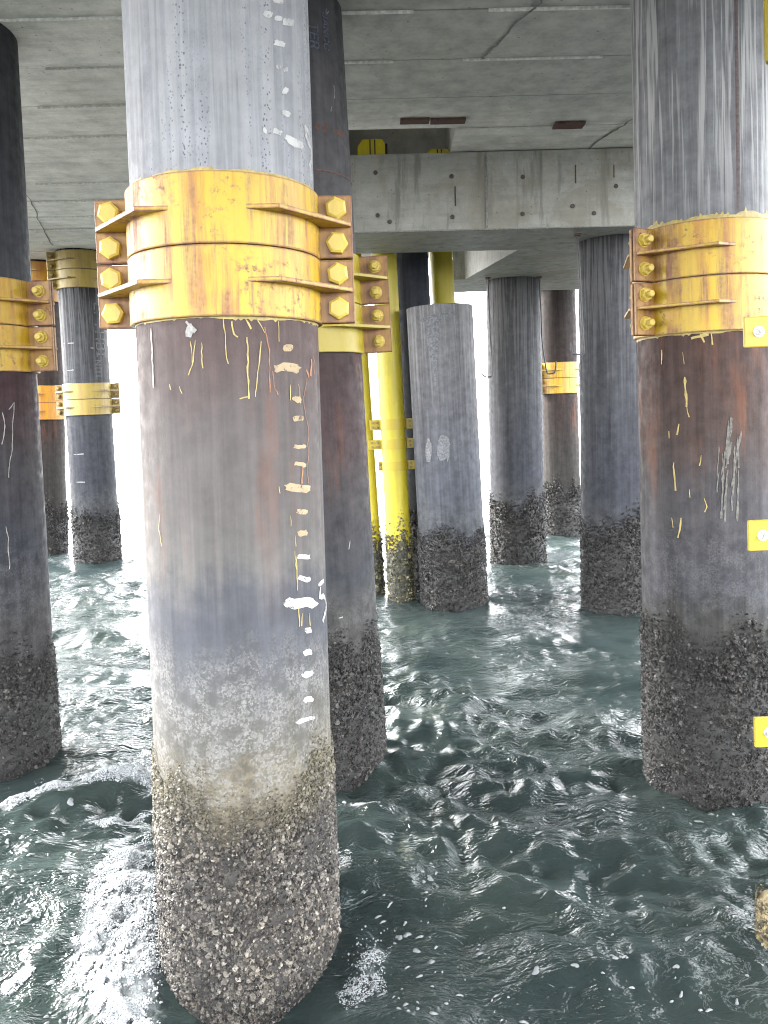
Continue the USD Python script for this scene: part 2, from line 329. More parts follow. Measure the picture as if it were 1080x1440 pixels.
RUST = plain('rust_brown', (0.0780, 0.0390, 0.0312), 0.8)
HOLE = plain('tie_hole_grout', (.05, .045, .04), 0.9)
JOINT = plain('joint_mortar', (.16, .16, .15), 0.9)
WHITE = plain('white_marking_paint', (0.4524, 0.4524, 0.4446), 0.7, grain=0.15, scale=60)
CREAM = plain('cream_marking_paint', (0.3276, 0.2652, 0.1716), 0.7, grain=0.2, scale=60)
YDRIP = plain('yellow_drip_paint', (0.2652, 0.2055, 0.0663), 0.6, grain=0.2)
ODRIP = plain('orange_drip_paint', (0.2028, 0.0858, 0.0351), 0.6, grain=0.3)
SMEAR = plain('pale_salt_smear', (0.0788, 0.0750, 0.0675), 0.8, grain=.4)
SEAM = plain('brown_seam_rust', (.075, .055, .055), .8)
GDRIP = plain('pale_drip_stain', (0.1872, 0.1833, 0.1755), 0.7, grain=0.3)
def worn(name, col):
    g = G(); v = g.obj(); n = g.noise(v, 55, 5, 0.75); n2 = g.noise(v, 12, 3)
    c = g.mix(g.rng(n2, .3, .7), tuple(x * .72 for x in col), col)
    m = g.rng(g.mth('add', n, g.mth('multiply', g.mth('subtract', n2, .5), .5)), 0.35, 0.44)
    return g.make(name, g.add('mix_closure', 'closure', fac=m, closure1=g.add('transparent_bsdf', 'BSDF', color=(1, 1, 1)), closure2=principled(g, c, .75)))
WHITE = worn('worn_white_marking', (.36, .36, .355)); CREAM = worn('worn_cream_marking', (.27, .205, .12))
INK = plain('faded_dark_ink', (.075, .08, .12), 0.7, grain=0.4, scale=80)
PALEINK = plain('faded_pale_ink', (.085, .088, .098), 0.7, grain=0.5, scale=80)


# ------------------------------------------------------------------ sea
W = random.Random(11)
waves = []
for i in range(110):
    lam = 0.16 * (17.0 ** (W.random() ** 1.15))
    th = math.radians(-100 + W.gauss(0, 42))
    k = 2 * math.pi / lam
    a = 0.0058 * lam ** 0.62 * (0.7 if lam > 1.2 else 1.0) * (0.6 + 0.8 * W.random())
    waves.append((k * math.cos(th), k * math.sin(th), W.random() * 6.283, a, lam))
def patch(x, y):
    p = np.stack([x * 0.55, y * 0.8, np.zeros_like(x)], -1)
    return np.clip((meshkit.fbm(p, 3, 5) - 0.36) / 0.26, 0.40, 1.2)
def sea_height(x, y, cell=None):
    h = np.zeros_like(x, float); pm = patch(x, y)
    wx = x + 0.16 * (meshkit.noise(np.stack([x * 1.3, y * 1.3, x * 0], -1), 3) - 0.5); wy = y + 0.16 * (meshkit.noise(np.stack([x * 1.3, y * 1.3, x * 0 + 7], -1), 3) - 0.5)
    for kx, ky, ph, a, lam in waves:
        s = (np.sin(kx * wx + ky * wy + ph) + 1) / 2
        w = np.clip(lam / (3.2 * cell) - 0.6, 0, 1) if cell is not None else 1.0
        h += a * w * (s ** 1.7 - 0.38) * 2 * (pm if lam < 1.1 else 1.0)
    for cx, cy, r, top in lumps:
        d2 = ((x - cx) ** 2 + (y - cy) ** 2) / (r * r); h += top * np.exp(-d2)
    return h
lumps = []
def add_lump(px, py, r, top): p = at_z(px, py, 0); lumps.append((p[0], p[1], r, top))
for px, py, r, top in ((60, 1135, .20, .08), (110, 1122, .20, .10), (165, 1105, .20, .10), (200, 1098, .15, .09), (150, 1300, .16, .02), (175, 1370, .18, .03), (180, 1240, .14, .02), (515, 1350, .10, .05), (600, 1020, .3, .05), (830, 1010, .3, .06), (360, 1440, .36, -.22), (250, 1400, .25, -.05), (1000, 1130, .4, -.02)):
    add_lump(px, py, r, top)

xs = list(np.arange(-4.2, 4.2001, 0.024)); s = 0.024
while xs[-1] < 600: s *= 1.07; xs.append(xs[-1] + s)
xs = np.array(sorted([-x for x in xs if x > 4.2] + xs))
ys = [1.4]
while ys[-1] < 18: ys.append(ys[-1] + 0.0052 * ys[-1] + 0.006)
s = ys[-1] - ys[-2]
while ys[-1] < 900: s *= 1.06; ys.append(ys[-1] + s)
s = 0.05; lo = [1.4]
while lo[-1] > -600: s *= 1.25; lo.append(lo[-1] - s)
ys = np.array(lo[:0:-1] + ys)
X, Y = np.meshgrid(xs, ys, indexing='xy')
cell = np.maximum(np.gradient(xs)[None, :], np.gradient(ys)[:, None])
H = sea_height(X, Y, cell); H = H - H[(np.abs(Y - 7) < 5) & (np.abs(X) < 5)].mean()

# foam: broken water left and right of the near pile, along the crest on the left, specks elsewhere
def px_poly(pts, z=0.03): return Polygon([at_z(px, py, z)[:2] for px, py in pts]).buffer(0)
foam_shapes = [
    (px_poly([(212, 1172), (160, 1195), (128, 1225), (118, 1262), (95, 1318), (92, 1345), (112, 1372), (128, 1402), (150, 1418), (222, 1428), (228, 1380), (224, 1280)]), 1.0, 0.10),
    (px_poly([(118, 1300), (98, 1335), (125, 1395), (160, 1416), (215, 1424), (190, 1370), (160, 1320)]), 0.5, 0.08),
    (px_poly([(484, 1392), (470, 1368), (500, 1340), (520, 1318), (552, 1312), (540, 1345), (545, 1375), (520, 1388)]), 0.85, 0.22),
    (px_poly([(0, 1158), (0, 1140), (40, 1122), (90, 1108), (130, 1098), (170, 1096), (214, 1088), (214, 1108), (160, 1112), (110, 1120), (70, 1132), (30, 1142)]), 0.95, 0.05),
    (px_poly([(0, 1358), (40, 1338), (50, 1345), (20, 1366), (0, 1374)]), 0.8, 0.04),
    (px_poly([(120, 1160), (205, 1136), (214, 1140), (150, 1166)]), 0.55, 0.05),
    (px_poly([(474, 1122), (500, 1122), (535, 1130), (500, 1132)]), 0.8, 0.03),
    (px_poly([(500, 1440), (560, 1415), (620, 1415), (600, 1440)]), 0.45, 0.06),
    (px_poly([(180, 1432), (260, 1436), (470, 1420), (470, 1432), (300, 1446)]), 0.6, 0.05),
]
foam = np.zeros_like(H)
flat = np.stack([X.ravel(), Y.ravel()], 1)
for poly, amt, soft in foam_shapes:
    x0, y0, x1, y1 = poly.bounds; pad = soft * 2
    sel = np.nonzero((flat[:, 0] > x0 - pad) & (flat[:, 0] < x1 + pad) & (flat[:, 1] > y0 - pad) & (flat[:, 1] < y1 + pad))[0]
    pts = shapely.points(flat[sel]); inside = shapely.contains(poly, pts)
    d = np.where(inside, shapely.distance(poly.boundary, pts), -shapely.distance(poly, pts))
    val = np.clip(0.5 + d / (2 * soft), 0, 1) * amt
    foam.ravel()[sel] = np.maximum(foam.ravel()[sel], val)
rough_foam = meshkit.fbm(np.stack([X * 9, Y * 9, X * 0], -1), 4, 9) - 0.45
H = H + foam * rough_foam * 0.07 * (cell < 0.08)
grid_h = H.copy()

g = G(); v = g.pos()
fa = g.add('attribute', 'fac', attribute='foam')
fn = g.noise(v, 16, 6, 0.72, 1.2); fn2 = g.noise(g.map(v, (1, 1.5, 1)), 5.5, 5, 0.65, 1.6)
fm = g.mth('add', g.mth('multiply', fa, 0.62), g.mth('subtract', g.mth('multiply_add', fn, 0.75, g.mth('multiply', fn2, 0.45)), 0.66))
ff = g.mth('multiply', g.rng(fm, 0.22, 0.66), g.rng(fa, 0.02, 0.25))
lace = g.mth('absolute', g.mth('subtract', g.noise(g.map(v, (1, 1.6, 1)), 3.2, 5, 0.65, 1.4), 0.5))
ff = g.mth('maximum', ff, g.mth('multiply', g.mth('multiply', g.rng(lace, 0.014, 0.003), g.rng(g.noise(v, 0.9, 3), 0.52, 0.66)), 0.28))
crease = lambda sc, st, det, off: g.mth('absolute', g.mth('subtract', g.noise(g.map(v, (1.0, st, 1), (off, 0, 0)), sc, det, 0.55, 0.7), 0.5))
calm = g.rng(g.noise(g.map(v, (0.8, 1.2, 1)), 0.75, 3, 0.5), 0.36, 0.60, 0.25, 1.25)
b1 = g.mth('multiply', crease(4.6, 2.0, 4, 0.0), -1.8); b2 = g.mth('multiply', crease(9.0, 1.8, 2, 4.0), -0.65); b3 = g.noise(g.map(v, (1, 1.7, 1)), 26, 3, 0.6, 0.5)
hh = g.mth('multiply', calm, g.mth('add', g.mth('add', b1, b2), g.mth('multiply', b3, 0.10)))
bn = g.add('bump', 'normal', height=hh, strength=0.7, distance=0.042)
deep = g.mix(g.rng(g.noise(v, 0.7, 3), 0.35, 0.65), (.0110, .0158, .0160), (.0142, .0200, .0186))
water = g.add('principled_bsdf', 'BSDF', base_color=deep, roughness=0.02, ior=1.34, normal=bn)
fb = g.add('bump', 'normal', height=g.noise(v, 45, 5, 0.7), strength=0.7, distance=0.03)
foamb = g.add('principled_bsdf', 'BSDF', base_color=(.19, .205, .212), roughness=0.85, normal=fb)
SEA = g.make('sea_water', g.add('mix_closure', 'closure', fac=ff, closure1=water, closure2=foamb))
nx, ny = len(xs), len(ys)
idx = np.arange(nx * ny).reshape(ny, nx)
q = np.stack([idx[:-1, :-1], idx[:-1, 1:], idx[1:, 1:], idx[1:, :-1]], -1).reshape(-1, 4)
obj('sea', (np.stack([X, Y, H], -1).reshape(-1, 3), q), SEA, smooth=True, kind='structure', attrs={'foam': foam.ravel()},
    label='choppy dark green sea around the piles')

from scipy.interpolate import RegularGridInterpolator
surf = RegularGridInterpolator((ys, xs), grid_h, bounds_error=False, fill_value=0)
def sea_at(x, y): return surf(np.stack([y, x], -1))


# ------------------------------------------------------------------ deck and pile cap
SOF = EYE + 2.92           # deck soffit
CAPZ = EYE + 2.03          # soffit of the pile cap
YAW = 0.006
deck = thing('pier_deck', 'grey concrete deck soffit of wide planks overhead, spanning the top of the picture', 'deck', (0, 0, SOF))
HX0, HX1, HY0, HY1 = -0.50, 0.86, 8.40, 9.75      # opening over the yellow pipes
DX0, DX1, DY0, DY1 = -7.4, 5.6, -5.0, 15.6  # deck extended unseen behind the camera to shade the near pile
R = random.Random(5)
w = 0.822; y = 5.89 - 2 * w
edges = [DY0] + [y + i * w for i in range(-10, 13)] + [DY1]
joints = [-4.6, -1.05, 2.9, 5.6]
for i, (a, b) in enumerate(zip(edges[:-1], edges[1:])):
    L0 = min(-6.0, -(0.535 * b + 1.0)) if b < 12 else DX0  # made-up slanted left edge, out of view, letting side light reach the soffit
    cuts = [L0] + ([HX0, HX1] if b > HY0 and a < HY1 else []) + [DX1]
    for k, (x0, x1) in enumerate(zip(cuts[:-1], cuts[1:])):
        if len(cuts) == 4 and k == 1: continue
        dz = R.uniform(0.0, 0.018)
        # a plank with a slightly uneven lower face
        nxp = max(2, int((x1 - x0) / 0.35)); gx = np.linspace(x0, x1, nxp); gy = np.linspace(a + 0.008, b - 0.008, 5)
        PX, PY = np.meshgrid(gx, gy, indexing='xy')
        edge = np.minimum(PY - gy[0], gy[-1] - PY)
        zz = dz + 0.010 * (meshkit.fbm(np.stack([PX * 0.8, PY * 1.5, PX * 0 + i], -1), 3, 2) - 0.5) + np.where(edge < 1e-6, 0.008, 0)
        PYs = PY + YAW * PX
        n0 = PX.size; ii = np.arange(n0).reshape(5, nxp)
        ftop = np.stack([ii[:-1, :-1], ii[1:, :-1], ii[1:, 1:], ii[:-1, 1:]], -1).reshape(-1, 4)
        vb = np.stack([PX, PYs, zz], -1).reshape(-1, 3); vt = vb.copy(); vt[:, 2] = 0.10
        ring = list(ii[0]) + list(ii[1:, -1]) + list(ii[-1, -2::-1]) + list(ii[-2:0:-1, 0])
        sides = [(ring[j], ring[(j + 1) % len(ring)], ring[(j + 1) % len(ring)] + n0, ring[j] + n0) for j in range(len(ring))]
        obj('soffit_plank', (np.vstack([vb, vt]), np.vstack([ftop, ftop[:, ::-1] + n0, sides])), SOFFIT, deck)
outline = [(-5.9, DY0 - .1), (DX1 + .05, DY0 - .1), (DX1 + .05, DY1 + .15), (DX0 - .05, DY1 + .15), (DX0 - .05, 11.6), (-5.9, 8.9)]
outer = Polygon(outline, [[(HX0, HY0), (HX1, HY0), (HX1, HY1), (HX0, HY1)]])
sm = trimesh.creation.extrude_polygon(outer, 0.42, engine='earcut'); sm.apply_translation((0, 0, 0.105))
lid = trimesh.creation.extrude_polygon(Polygon(outline), 0.15, engine='earcut'); lid.apply_translation((0, 0, 0.528))
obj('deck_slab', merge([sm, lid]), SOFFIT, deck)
GROUT = plain('grout_fin', (.62, .61, .58), .8, grain=.2, scale=30)
for i, e in enumerate(edges[12:-1]):
    x0 = min(-6.0, -(0.535 * e + 1.0)); x = x0 + .1
    while x < (5.4 if i < 3 else -1.0):
        L = R.uniform(.5, 1.8)
        if R.random() < .72: 
            mm = bx(x, x + L, e - .007 - R.uniform(0, .004), e + .005, -.006, .02, .002); mm.vertices[:, 1] += YAW * mm.vertices[:, 0] + .003 * np.sin(mm.vertices[:, 0] * 9)
            if not (x + L > HX0 and x < HX1 and e > HY0 - .1): obj('grout_fin', mm, GROUT, deck)
        x += L + R.uniform(.05, .6)
for px, py, wx, wy in ((583, 169, .30, .12), (630, 169, .36, .12), (800, 175, .32, .16), (765, 216, .35, .08)):
    p = at_z(px, py, SOF); obj('rust_stained_plate', bx(p[0] - wx / 2, p[0] + wx / 2, p[1] - wy / 2, p[1] + wy / 2, -0.022, 0.004, 0.004), RUST, deck)
def crack(pts, wd=0.012):
    ps = [at_z(a, b, SOF) for a, b in pts]; vs, fs = [], []
    rr = random.Random(3)
    fine = []
    for p, q_ in zip(ps[:-1], ps[1:]):
        for t in np.linspace(0, 1, 6, endpoint=False): fine.append(p + (q_ - p) * t + np.array([rr.gauss(0, .012), rr.gauss(0, .012), 0]))
    fine.append(ps[-1])
    for i, p in enumerate(fine):
        d = fine[min(i + 1, len(fine) - 1)] - fine[max(0, i - 1)]; n = np.array([-d[1], d[0], 0]); n /= np.linalg.norm(n)
        ww = wd * rr.uniform(.4, 1); vs += [p + n * ww / 2 - [0, 0, SOF + 0.006], p - n * ww / 2 - [0, 0, SOF + 0.006]]
    for i in range(len(fine) - 1): a = 2 * i; fs += [(a, a + 1, a + 3), (a, a + 3, a + 2)]
    return np.array(vs), np.array(fs)
obj('shrinkage_crack', crack([(770, -10), (745, 15), (700, 60), (680, 82)], .03), JOINT, deck)
obj('shrinkage_crack', crack([(892, 165), (860, 185), (818, 216)], .03), JOINT, deck)
obj('shrinkage_crack', crack([(28, 258), (52, 300), (58, 316), (75, 345)], .02), JOINT, deck)

cap = thing('pile_cap', 'massive grey concrete crossbeam behind the two front piles, streaked and pocked with tie holes', 'beam', (0, 9.1, CAPZ))
pa = at_z(725, 355, CAPZ); pb = at_z(653, 393, CAPZ); pc = at_z(637, 393, CAPZ); pd = at_z(637, 411, CAPZ)
plan = Polygon([(-0.98, 0), (5.4, 0), (5.4, pd[1] - 9.1 + .1), (pd[0], pd[1] - 9.1), (pc[0], pb[1] - 9.1), (pb[0], pb[1] - 9.1), (pa[0], 1.28), (-0.98, 1.28)])
m = trimesh.creation.extrude_polygon(plan, SOF - CAPZ - 0.004, engine='earcut')
m.apply_transform(trimesh.transformations.rotation_matrix(-YAW * 0.4, [0, 0, 1]))
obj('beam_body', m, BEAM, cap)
def cap_local(px, py): p = at_y(px, py, 9.1); return p[0], p[2] - CAPZ
jx0, jz0 = cap_local(683, 224)
obj('construction_joint', bx(jx0 - .014, jx0 + .014, -0.0075 - .004, 0.02, 0.01, SOF - CAPZ - .012, .003), JOINT, cap)
for px, py in ((528, 243), (531, 303), (635, 248), (636, 305), (735, 249), (735, 301), (805, 290), (835, 300), (866, 262), (548, 312)):
    hx, hz = cap_local(px, py)
    c = prism(10, 0.026, 0.008, 0.002); c.apply_translation((hx, -0.004, hz)); obj('tie_hole', c, HOLE, cap)
rr = random.Random(8)
for px, y0, y1 in ((809, 232, 258), (863, 232, 250), (640, 262, 290)):
    hx, hz = cap_local(px, y0); hx2, hz2 = cap_local(px + 1, y1)
    obj('rust_stained_bar', bx(hx - .007, hx + .007, -0.012, 0.004, hz2, hz, .004), RUST, cap)
lx, lz = cap_local(500, 325)
obj('drip_ledge', bx(-0.97, 5.3, -0.006, 0.02, -0.012, 0.004, .003), JOINT, cap)


# ------------------------------------------------------------------ piles
class Pile:
    def __init__(self, name, label, cat, d, R, a, b, ztop, mat, zbot=-1.3, group=None, seed=0, n=96, cap_top=True):
        """a, b: two measured points of the axis in the photograph; d: distance."""
        P1, P2 = at_y(*a, d), at_y(*b, d)
        dx, dz = P1[0] - P2[0], P1[2] - P2[2]
        self.lean = math.atan2(dx, dz); self.base = np.array([P2[0] + (0 - P2[2]) * dx / dz, d, 0.0]); self.R = R; self.seed = seed
        self.ax = np.array([math.sin(self.lean), 0, math.cos(self.lean)])
        if isinstance(ztop, tuple): ztop = self.z_of(ztop[0])
        self.path = thing(name, label, cat, self.base, self.lean, group=group)
        zs = np.concatenate([np.linspace(zbot, ztop, 44)]); prof = [(0.001, zbot)] + [(R, z) for z in zs] + [(R - .004, ztop + .004), (R - 0.02, ztop + .004), (R - .02, ztop - .25), (0.001, ztop - .25)]
        obj('shaft', lathe(prof, n), mat, self.path, smooth=35)
    def z_of(self, py, front=True):
        """Height along the pile at which its front line lies at picture row py."""
        y = self.base[1] - (self.R if front else 0)
        lo, hi = -1.0, 7.0
        for _ in range(50):
            mid = (lo + hi) / 2; p = self.base + self.ax * mid; p = np.array([p[0], y, p[2]])
            if project(p)[1] > py: lo = mid
            else: hi = mid
        return lo
    def hit(self, px, py, off=0.0):
        """(angle, height) where the sight line meets the shaft; clamps at the limb."""
        c, s = math.cos(self.lean), math.sin(self.lean)
        def loc(q): return np.array([c * q[0] - s * q[2], q[1], s * q[0] + c * q[2]])
        o, d = loc(CAM - self.base), loc(ray(px, py)); R = self.R + off
        A = d[0] ** 2 + d[1] ** 2; B = o[0] * d[0] + o[1] * d[1]; C = o[0] ** 2 + o[1] ** 2 - R * R
        t = (-B - math.sqrt(max(B * B - A * C, 0))) / A
        p = o + d * t
        return math.atan2(p[0], -p[1]), p[2]
    def on(self, t, z, off=0.003): return ((self.R + off) * math.sin(t), -(self.R + off) * math.cos(t), z)


def paint_patch(pile, pts, off=0.0028, px=True):
    """A flat patch of paint following the round shaft; outline in picture points that are carried onto the shaft."""
    sz = []
    for a, b in pts:
        t, z = pile.hit(a, b); sz.append((t * pile.R, z))
    poly = Polygon(sz).buffer(0); x0, y0, x1, y1 = poly.bounds; vs, fs = [], []
    k = max(1, int(math.ceil((x1 - x0) / 0.03))); e = np.linspace(x0, x1, k + 1)
    for i in range(k):
        piece = poly.intersection(sbox(e[i], y0 - 1, e[i + 1], y1 + 1))
        for gm in getattr(piece, 'geoms', [piece]):
            if gm.is_empty or gm.geom_type != 'Polygon' or gm.area < 1e-8: continue
            v2, f2 = trimesh.creation.triangulate_polygon(gm, engine='earcut')
            n0 = len(vs); vs += [pile.on(s / pile.R, z, off) for s, z in v2]
            for tri in f2:
                A, B, C = (v2[j] for j in tri)
                if (B[0] - A[0]) * (C[1] - A[1]) - (B[1] - A[1]) * (C[0] - A[0]) < 0: tri = tri[::-1]
                fs.append([n0 + j for j in tri])
    return np.array(vs), np.array(fs)
def blob(cx, cy, w, h, rnd, rot=0.0, n=18, rag=0.34):
    out = []
    for i in range(n):
        a = 2 * math.pi * i / n; ca, sa = math.cos(a), math.sin(a)
        e = 0.55; x = w / 2 * math.copysign(abs(ca) ** e, ca) * (1 + rnd.uniform(-rag, rag) * .5); y = h / 2 * math.copysign(abs(sa) ** e, sa) * (1 + rnd.uniform(-rag, rag))
        out.append((cx + x * math.cos(rot) - y * math.sin(rot), cy + x * math.sin(rot) + y * math.cos(rot)))
    return out
def stroke(pile, pts, wd, rnd, off=0.0034, wob=0.42):
    """A painted line or a run: a strip of width wd metres along picture points."""
    P = []
    for (a, b), (c, d) in zip(pts[:-1], pts[1:]):
        n = max(2, int(math.hypot(c - a, d - b) / 6))
        for i in range(n): P.append((a + (c - a) * i / n, b + (d - b) * i / n))
    P.append(pts[-1]); dx = dy = 0.0
    for i in range(1, len(P)):
        dx = dx * .7 + rnd.gauss(0, .55); dy = dy * .7 + rnd.gauss(0, .3); P[i] = (P[i][0] + dx, P[i][1] + dy)
    S = []
    for a, b in P:
        t, z = pile.hit(a, b); S.append((t * pile.R, z))
    S = np.array(S); vs, fs = [], []
    for i in range(len(S)):
        d = S[min(i + 1, len(S) - 1)] - S[max(i - 1, 0)]; L = np.linalg.norm(d) or 1; nn = np.array([-d[1], d[0]]) / L
        w = wd * rnd.uniform(1 - wob, 1 + wob) * (0.6 if i == 0 else 1)
        for sg in (1, -1):
            s, z = S[i] + nn * sg * w / 2; vs.append(pile.on(s / pile.R, z, off))
    for i in range(len(S) - 1):
        a = 2 * i; fs += [(a, a + 1, a + 3), (a, a + 3, a + 2)]
    return np.array(vs), np.array(fs)


def barnacles(R, n, z0, ztop, size, seed, sides=6, t0=-math.pi, t1=math.pi, fade=0.22, wander=0.25):
    """Merged cones with an open crown, thinning towards a ragged upper line. Returns (vertices, faces, tone)."""
    r = np.random.default_rng(seed)
    size = size * 0.82; m = int(n * 2.1); t = r.uniform(t0, t1, m); z = r.uniform(z0, ztop + fade + wander, m)
    line = ztop + wander * 2 * (meshkit.fbm(np.stack([np.sin(t) * 2.2 + 9, np.cos(t) * 2.2, t * 0 + seed], -1), 3, seed) - 0.5)
    keep = r.random(m) < np.clip((line + fade - z) / fade, 0, 1) ** 1.6
    t, z = t[keep], z[keep]; n = len(t)
    rad = size * np.exp(np.clip(r.normal(0, 0.36, n), -1, .6)) * np.clip(0.35 + (line[keep] + fade - z) / 0.5, 0.35, 1)
    big = meshkit.fbm(np.stack([np.sin(t) * 3.2, np.cos(t) * 3.2, z * 3.2 + seed], -1), 3, seed + 5)
    rad = rad * np.clip(0.35 + 1.3 * big, 0.55, 1.3)
    hgt = rad * r.uniform(0.4, 1.4, n)
    N = np.stack([np.sin(t), -np.cos(t), 0 * t], -1); C = N * (R - 0.002)[..., None] if np.ndim(R) else N * (R - 0.002); C = C + np.stack([0 * z, 0 * z, z], -1)
    A = np.stack([np.cos(t), np.sin(t), 0 * t], -1); B = np.broadcast_to([0.0, 0, 1], A.shape)
    N2 = N + A * r.normal(0, 0.32, n)[:, None] + B * r.normal(0.05, 0.32, n)[:, None]; N2 /= np.linalg.norm(N2, axis=1)[:, None]
    ph = r.uniform(0, 6.28, n); stretch = r.uniform(0.75, 1.5, n)
    k = np.arange(sides) * 2 * math.pi / sides
    ang = ph[:, None] + k[None, :]
    def ring(rr, jit):
        rad2 = rr[:, None] * (1 + r.uniform(-jit, jit, (n, sides)))
        ca, sa = np.cos(k)[None, :] * rad2 * stretch[:, None], np.sin(k)[None, :] * rad2
        u, v = ca * np.cos(ph)[:, None] - sa * np.sin(ph)[:, None], ca * np.sin(ph)[:, None] + sa * np.cos(ph)[:, None]
        return C[:, None, :] + A[:, None, :] * u[..., None] + B[:, None, :] * v[..., None]
    base = ring(rad, 0.25); crown = ring(rad * r.uniform(0.35, 0.7, n), 0.3) + (N2 * hgt[:, None])[:, None, :]
    pit = (C + N2 * (hgt * r.uniform(0.15, 0.6, n))[:, None])[:, None, :]
    V = np.concatenate([base, crown, pit], 1); K = 2 * sides + 1
    fl = []
    for i in range(sides):
        j = (i + 1) % sides
        fl += [(i, j, sides + j), (i, sides + j, sides + i), (sides + i, sides + j, 2 * sides)]
    Fc = (np.array(fl)[None] + (np.arange(n) * K)[:, None, None]).reshape(-1, 3)
    tone = r.beta(1.0, 1.7, n); tone = np.clip(tone * (0.45 + 1.1 * big), 0, 0.98); tone[r.random(n) < 0.025] = 1.0
    return V.reshape(-1, 3), Fc, np.repeat(tone, K)
def crust(pile, n, ztop, size, mat, seed, sides=6, z0=-0.45, wander=0.25, fade=0.34, thick=0.018):
    # the grown-over bed underneath, then the shells
    zs = np.linspace(z0, ztop + 0.05, 70); T = np.linspace(0, 2 * math.pi, 150, endpoint=False)
    TT, ZZ = np.meshgrid(T, zs, indexing='ij')
    line = ztop + wander * 2 * (meshkit.fbm(np.stack([np.sin(TT) * 2.2 + 9, np.cos(TT) * 2.2, TT * 0 + seed], -1), 3, seed) - 0.5)
    p = np.stack([np.sin(TT) * pile.R, -np.cos(TT) * pile.R, ZZ], -1)
    bumps = meshkit.fbm(p * 22, 3, seed) * 1.3 - 0.15
    rr = pile.R - 0.006 + thick * np.clip((line - 0.05 - ZZ) / 0.18, 0, 1) * (0.35 + bumps)
    V = np.stack([np.sin(TT) * rr, -np.cos(TT) * rr, ZZ], -1).reshape(-1, 3)
    a, b = TT.shape; ii = np.arange(a * b).reshape(a, b); jj = np.roll(ii, -1, 0)
    q = np.stack([ii[:, :-1], jj[:, :-1], jj[:, 1:], ii[:, 1:]], -1).reshape(-1, 4)
    tone = np.clip(bumps.ravel() * 0.2 - 0.05, 0, 0.16)
    bed = obj('growth_bed', (V, q), mat, pile.path, smooth=True, kind='stuff', attrs={'tone': tone})
    v, f, tn = barnacles(pile.R + thick * 0.55, n, z0, ztop, size, seed, sides, wander=wander, fade=fade)
    obj('barnacles', (v, f), mat, pile.path, kind='stuff', attrs={'tone': tn})


def collar(pile, z0, z1, mats, flange=0.2, turn=0.0, bolt='head', t=0.024, br=0.056, nb=2, bands=2, gus=True):
    """A clamp of two bands, each with flanged ears left and right, gusset plates and bolts."""
    band_m, flange_m, bolt_m = mats; Ro = pile.R + t; Ri = pile.R + 0.001
    c, s = math.cos(turn), math.sin(turn)
    T = np.array([[c, -s, 0, 0], [s, c, 0, 0], [0, 0, 1, 0], [0, 0, 0, 1.0]])
    hb = (z1 - z0) / bands
    def put(name, m, mat, par): m = m.copy(); m.apply_transform(T); return obj(name, m, mat, par)
    for k in range(bands):
        a, b = z0 + k * hb + (0.003 if k else 0), z0 + (k + 1) * hb - (0.003 if k < bands - 1 else 0)
        prof = [(Ri, a)] + [(Ro - .004, a), (Ro, a + .004), (Ro, (a * 2 + b) / 3), (Ro, (a + b * 2) / 3), (Ro, b - .004), (Ro - .004, b), (Ri, b)]
        L = lathe(prof, 96); L.apply_transform(T)
        band = obj('collar_band', L, band_m, pile.path, smooth=35)
        for sx in (1, -1):
            for sy in (1, -1):
                e = [sx * (Ro - 0.012), sx * (Ro + flange)]; yy = [sy * 0.005, sy * 0.031]
                put('flange_plate', bx(min(e), max(e), min(yy), max(yy), a + .003, b - .003, .003), flange_m, band)
                if gus:
                    gz = (a + b) / 2 - 0.005
                    arc = [((Ro - .008) * math.sin(q), -(Ro - .008) * math.cos(q)) for q in np.radians(np.linspace(19, 80, 12))]
                    pts = arc + [(Ro + 0.01, -0.032), (Ro + flange - .006, -0.032), (Ro + flange - .006, -0.052), ((Ro + .075) * math.sin(math.radians(36)), -(Ro + .075) * math.cos(math.radians(36)))]
                    gm = trimesh.creation.extrude_polygon(Polygon(pts).buffer(0), 0.02, engine='earcut'); gm.apply_translation((0, 0, gz))
                    vv = gm.vertices.copy(); vv[:, 0] *= sx; vv[:, 1] *= sy; ff = gm.faces if sx * sy > 0 else gm.faces[:, ::-1]
                    put('gusset_plate', trimesh.Trimesh(vv, ff, process=False), band_m, band)
            for j in range(nb):
                bz = a + (b - a) * (j + 0.5) / nb + (0.006 if j else -0.006); bxx = sx * (Ro + flange * 0.53)
                rt = random.Random(int(bz * 1000) + sx + pile.seed)
                ph = rt.uniform(-.5, .5)
                parts = []
                for sy, kind in ((1, bolt), (-1, 'nut' if bolt == 'head' else 'head')):
                    if kind == 'head': mm = prism(6, br, br * 0.75, br * 0.14, ph)
                    else:
                        mm = merge([prism(24, br * 0.95, br * 0.16, 0.002), prism(6, br * 0.82, br * 0.75, br * 0.1, ph), prism(16, br * 0.46, br * 1.5, br * 0.08)])
                    mm = mm.copy()
                    if sy < 0: mm.vertices[:, 1] *= -1; mm.invert()
                    mm.apply_translation((bxx, -sy * 0.031, bz)); put('bolt_head' if kind == 'head' else 'bolt_nut', mm, bolt_m, band)
            put('liner_strip', bx(min(sx * (Ro + .004), sx * (Ro + flange - .02)), max(sx * (Ro + .004), sx * (Ro + flange - .02)), -0.0045, 0.0045, a + .01, b - .01), RUST, band)
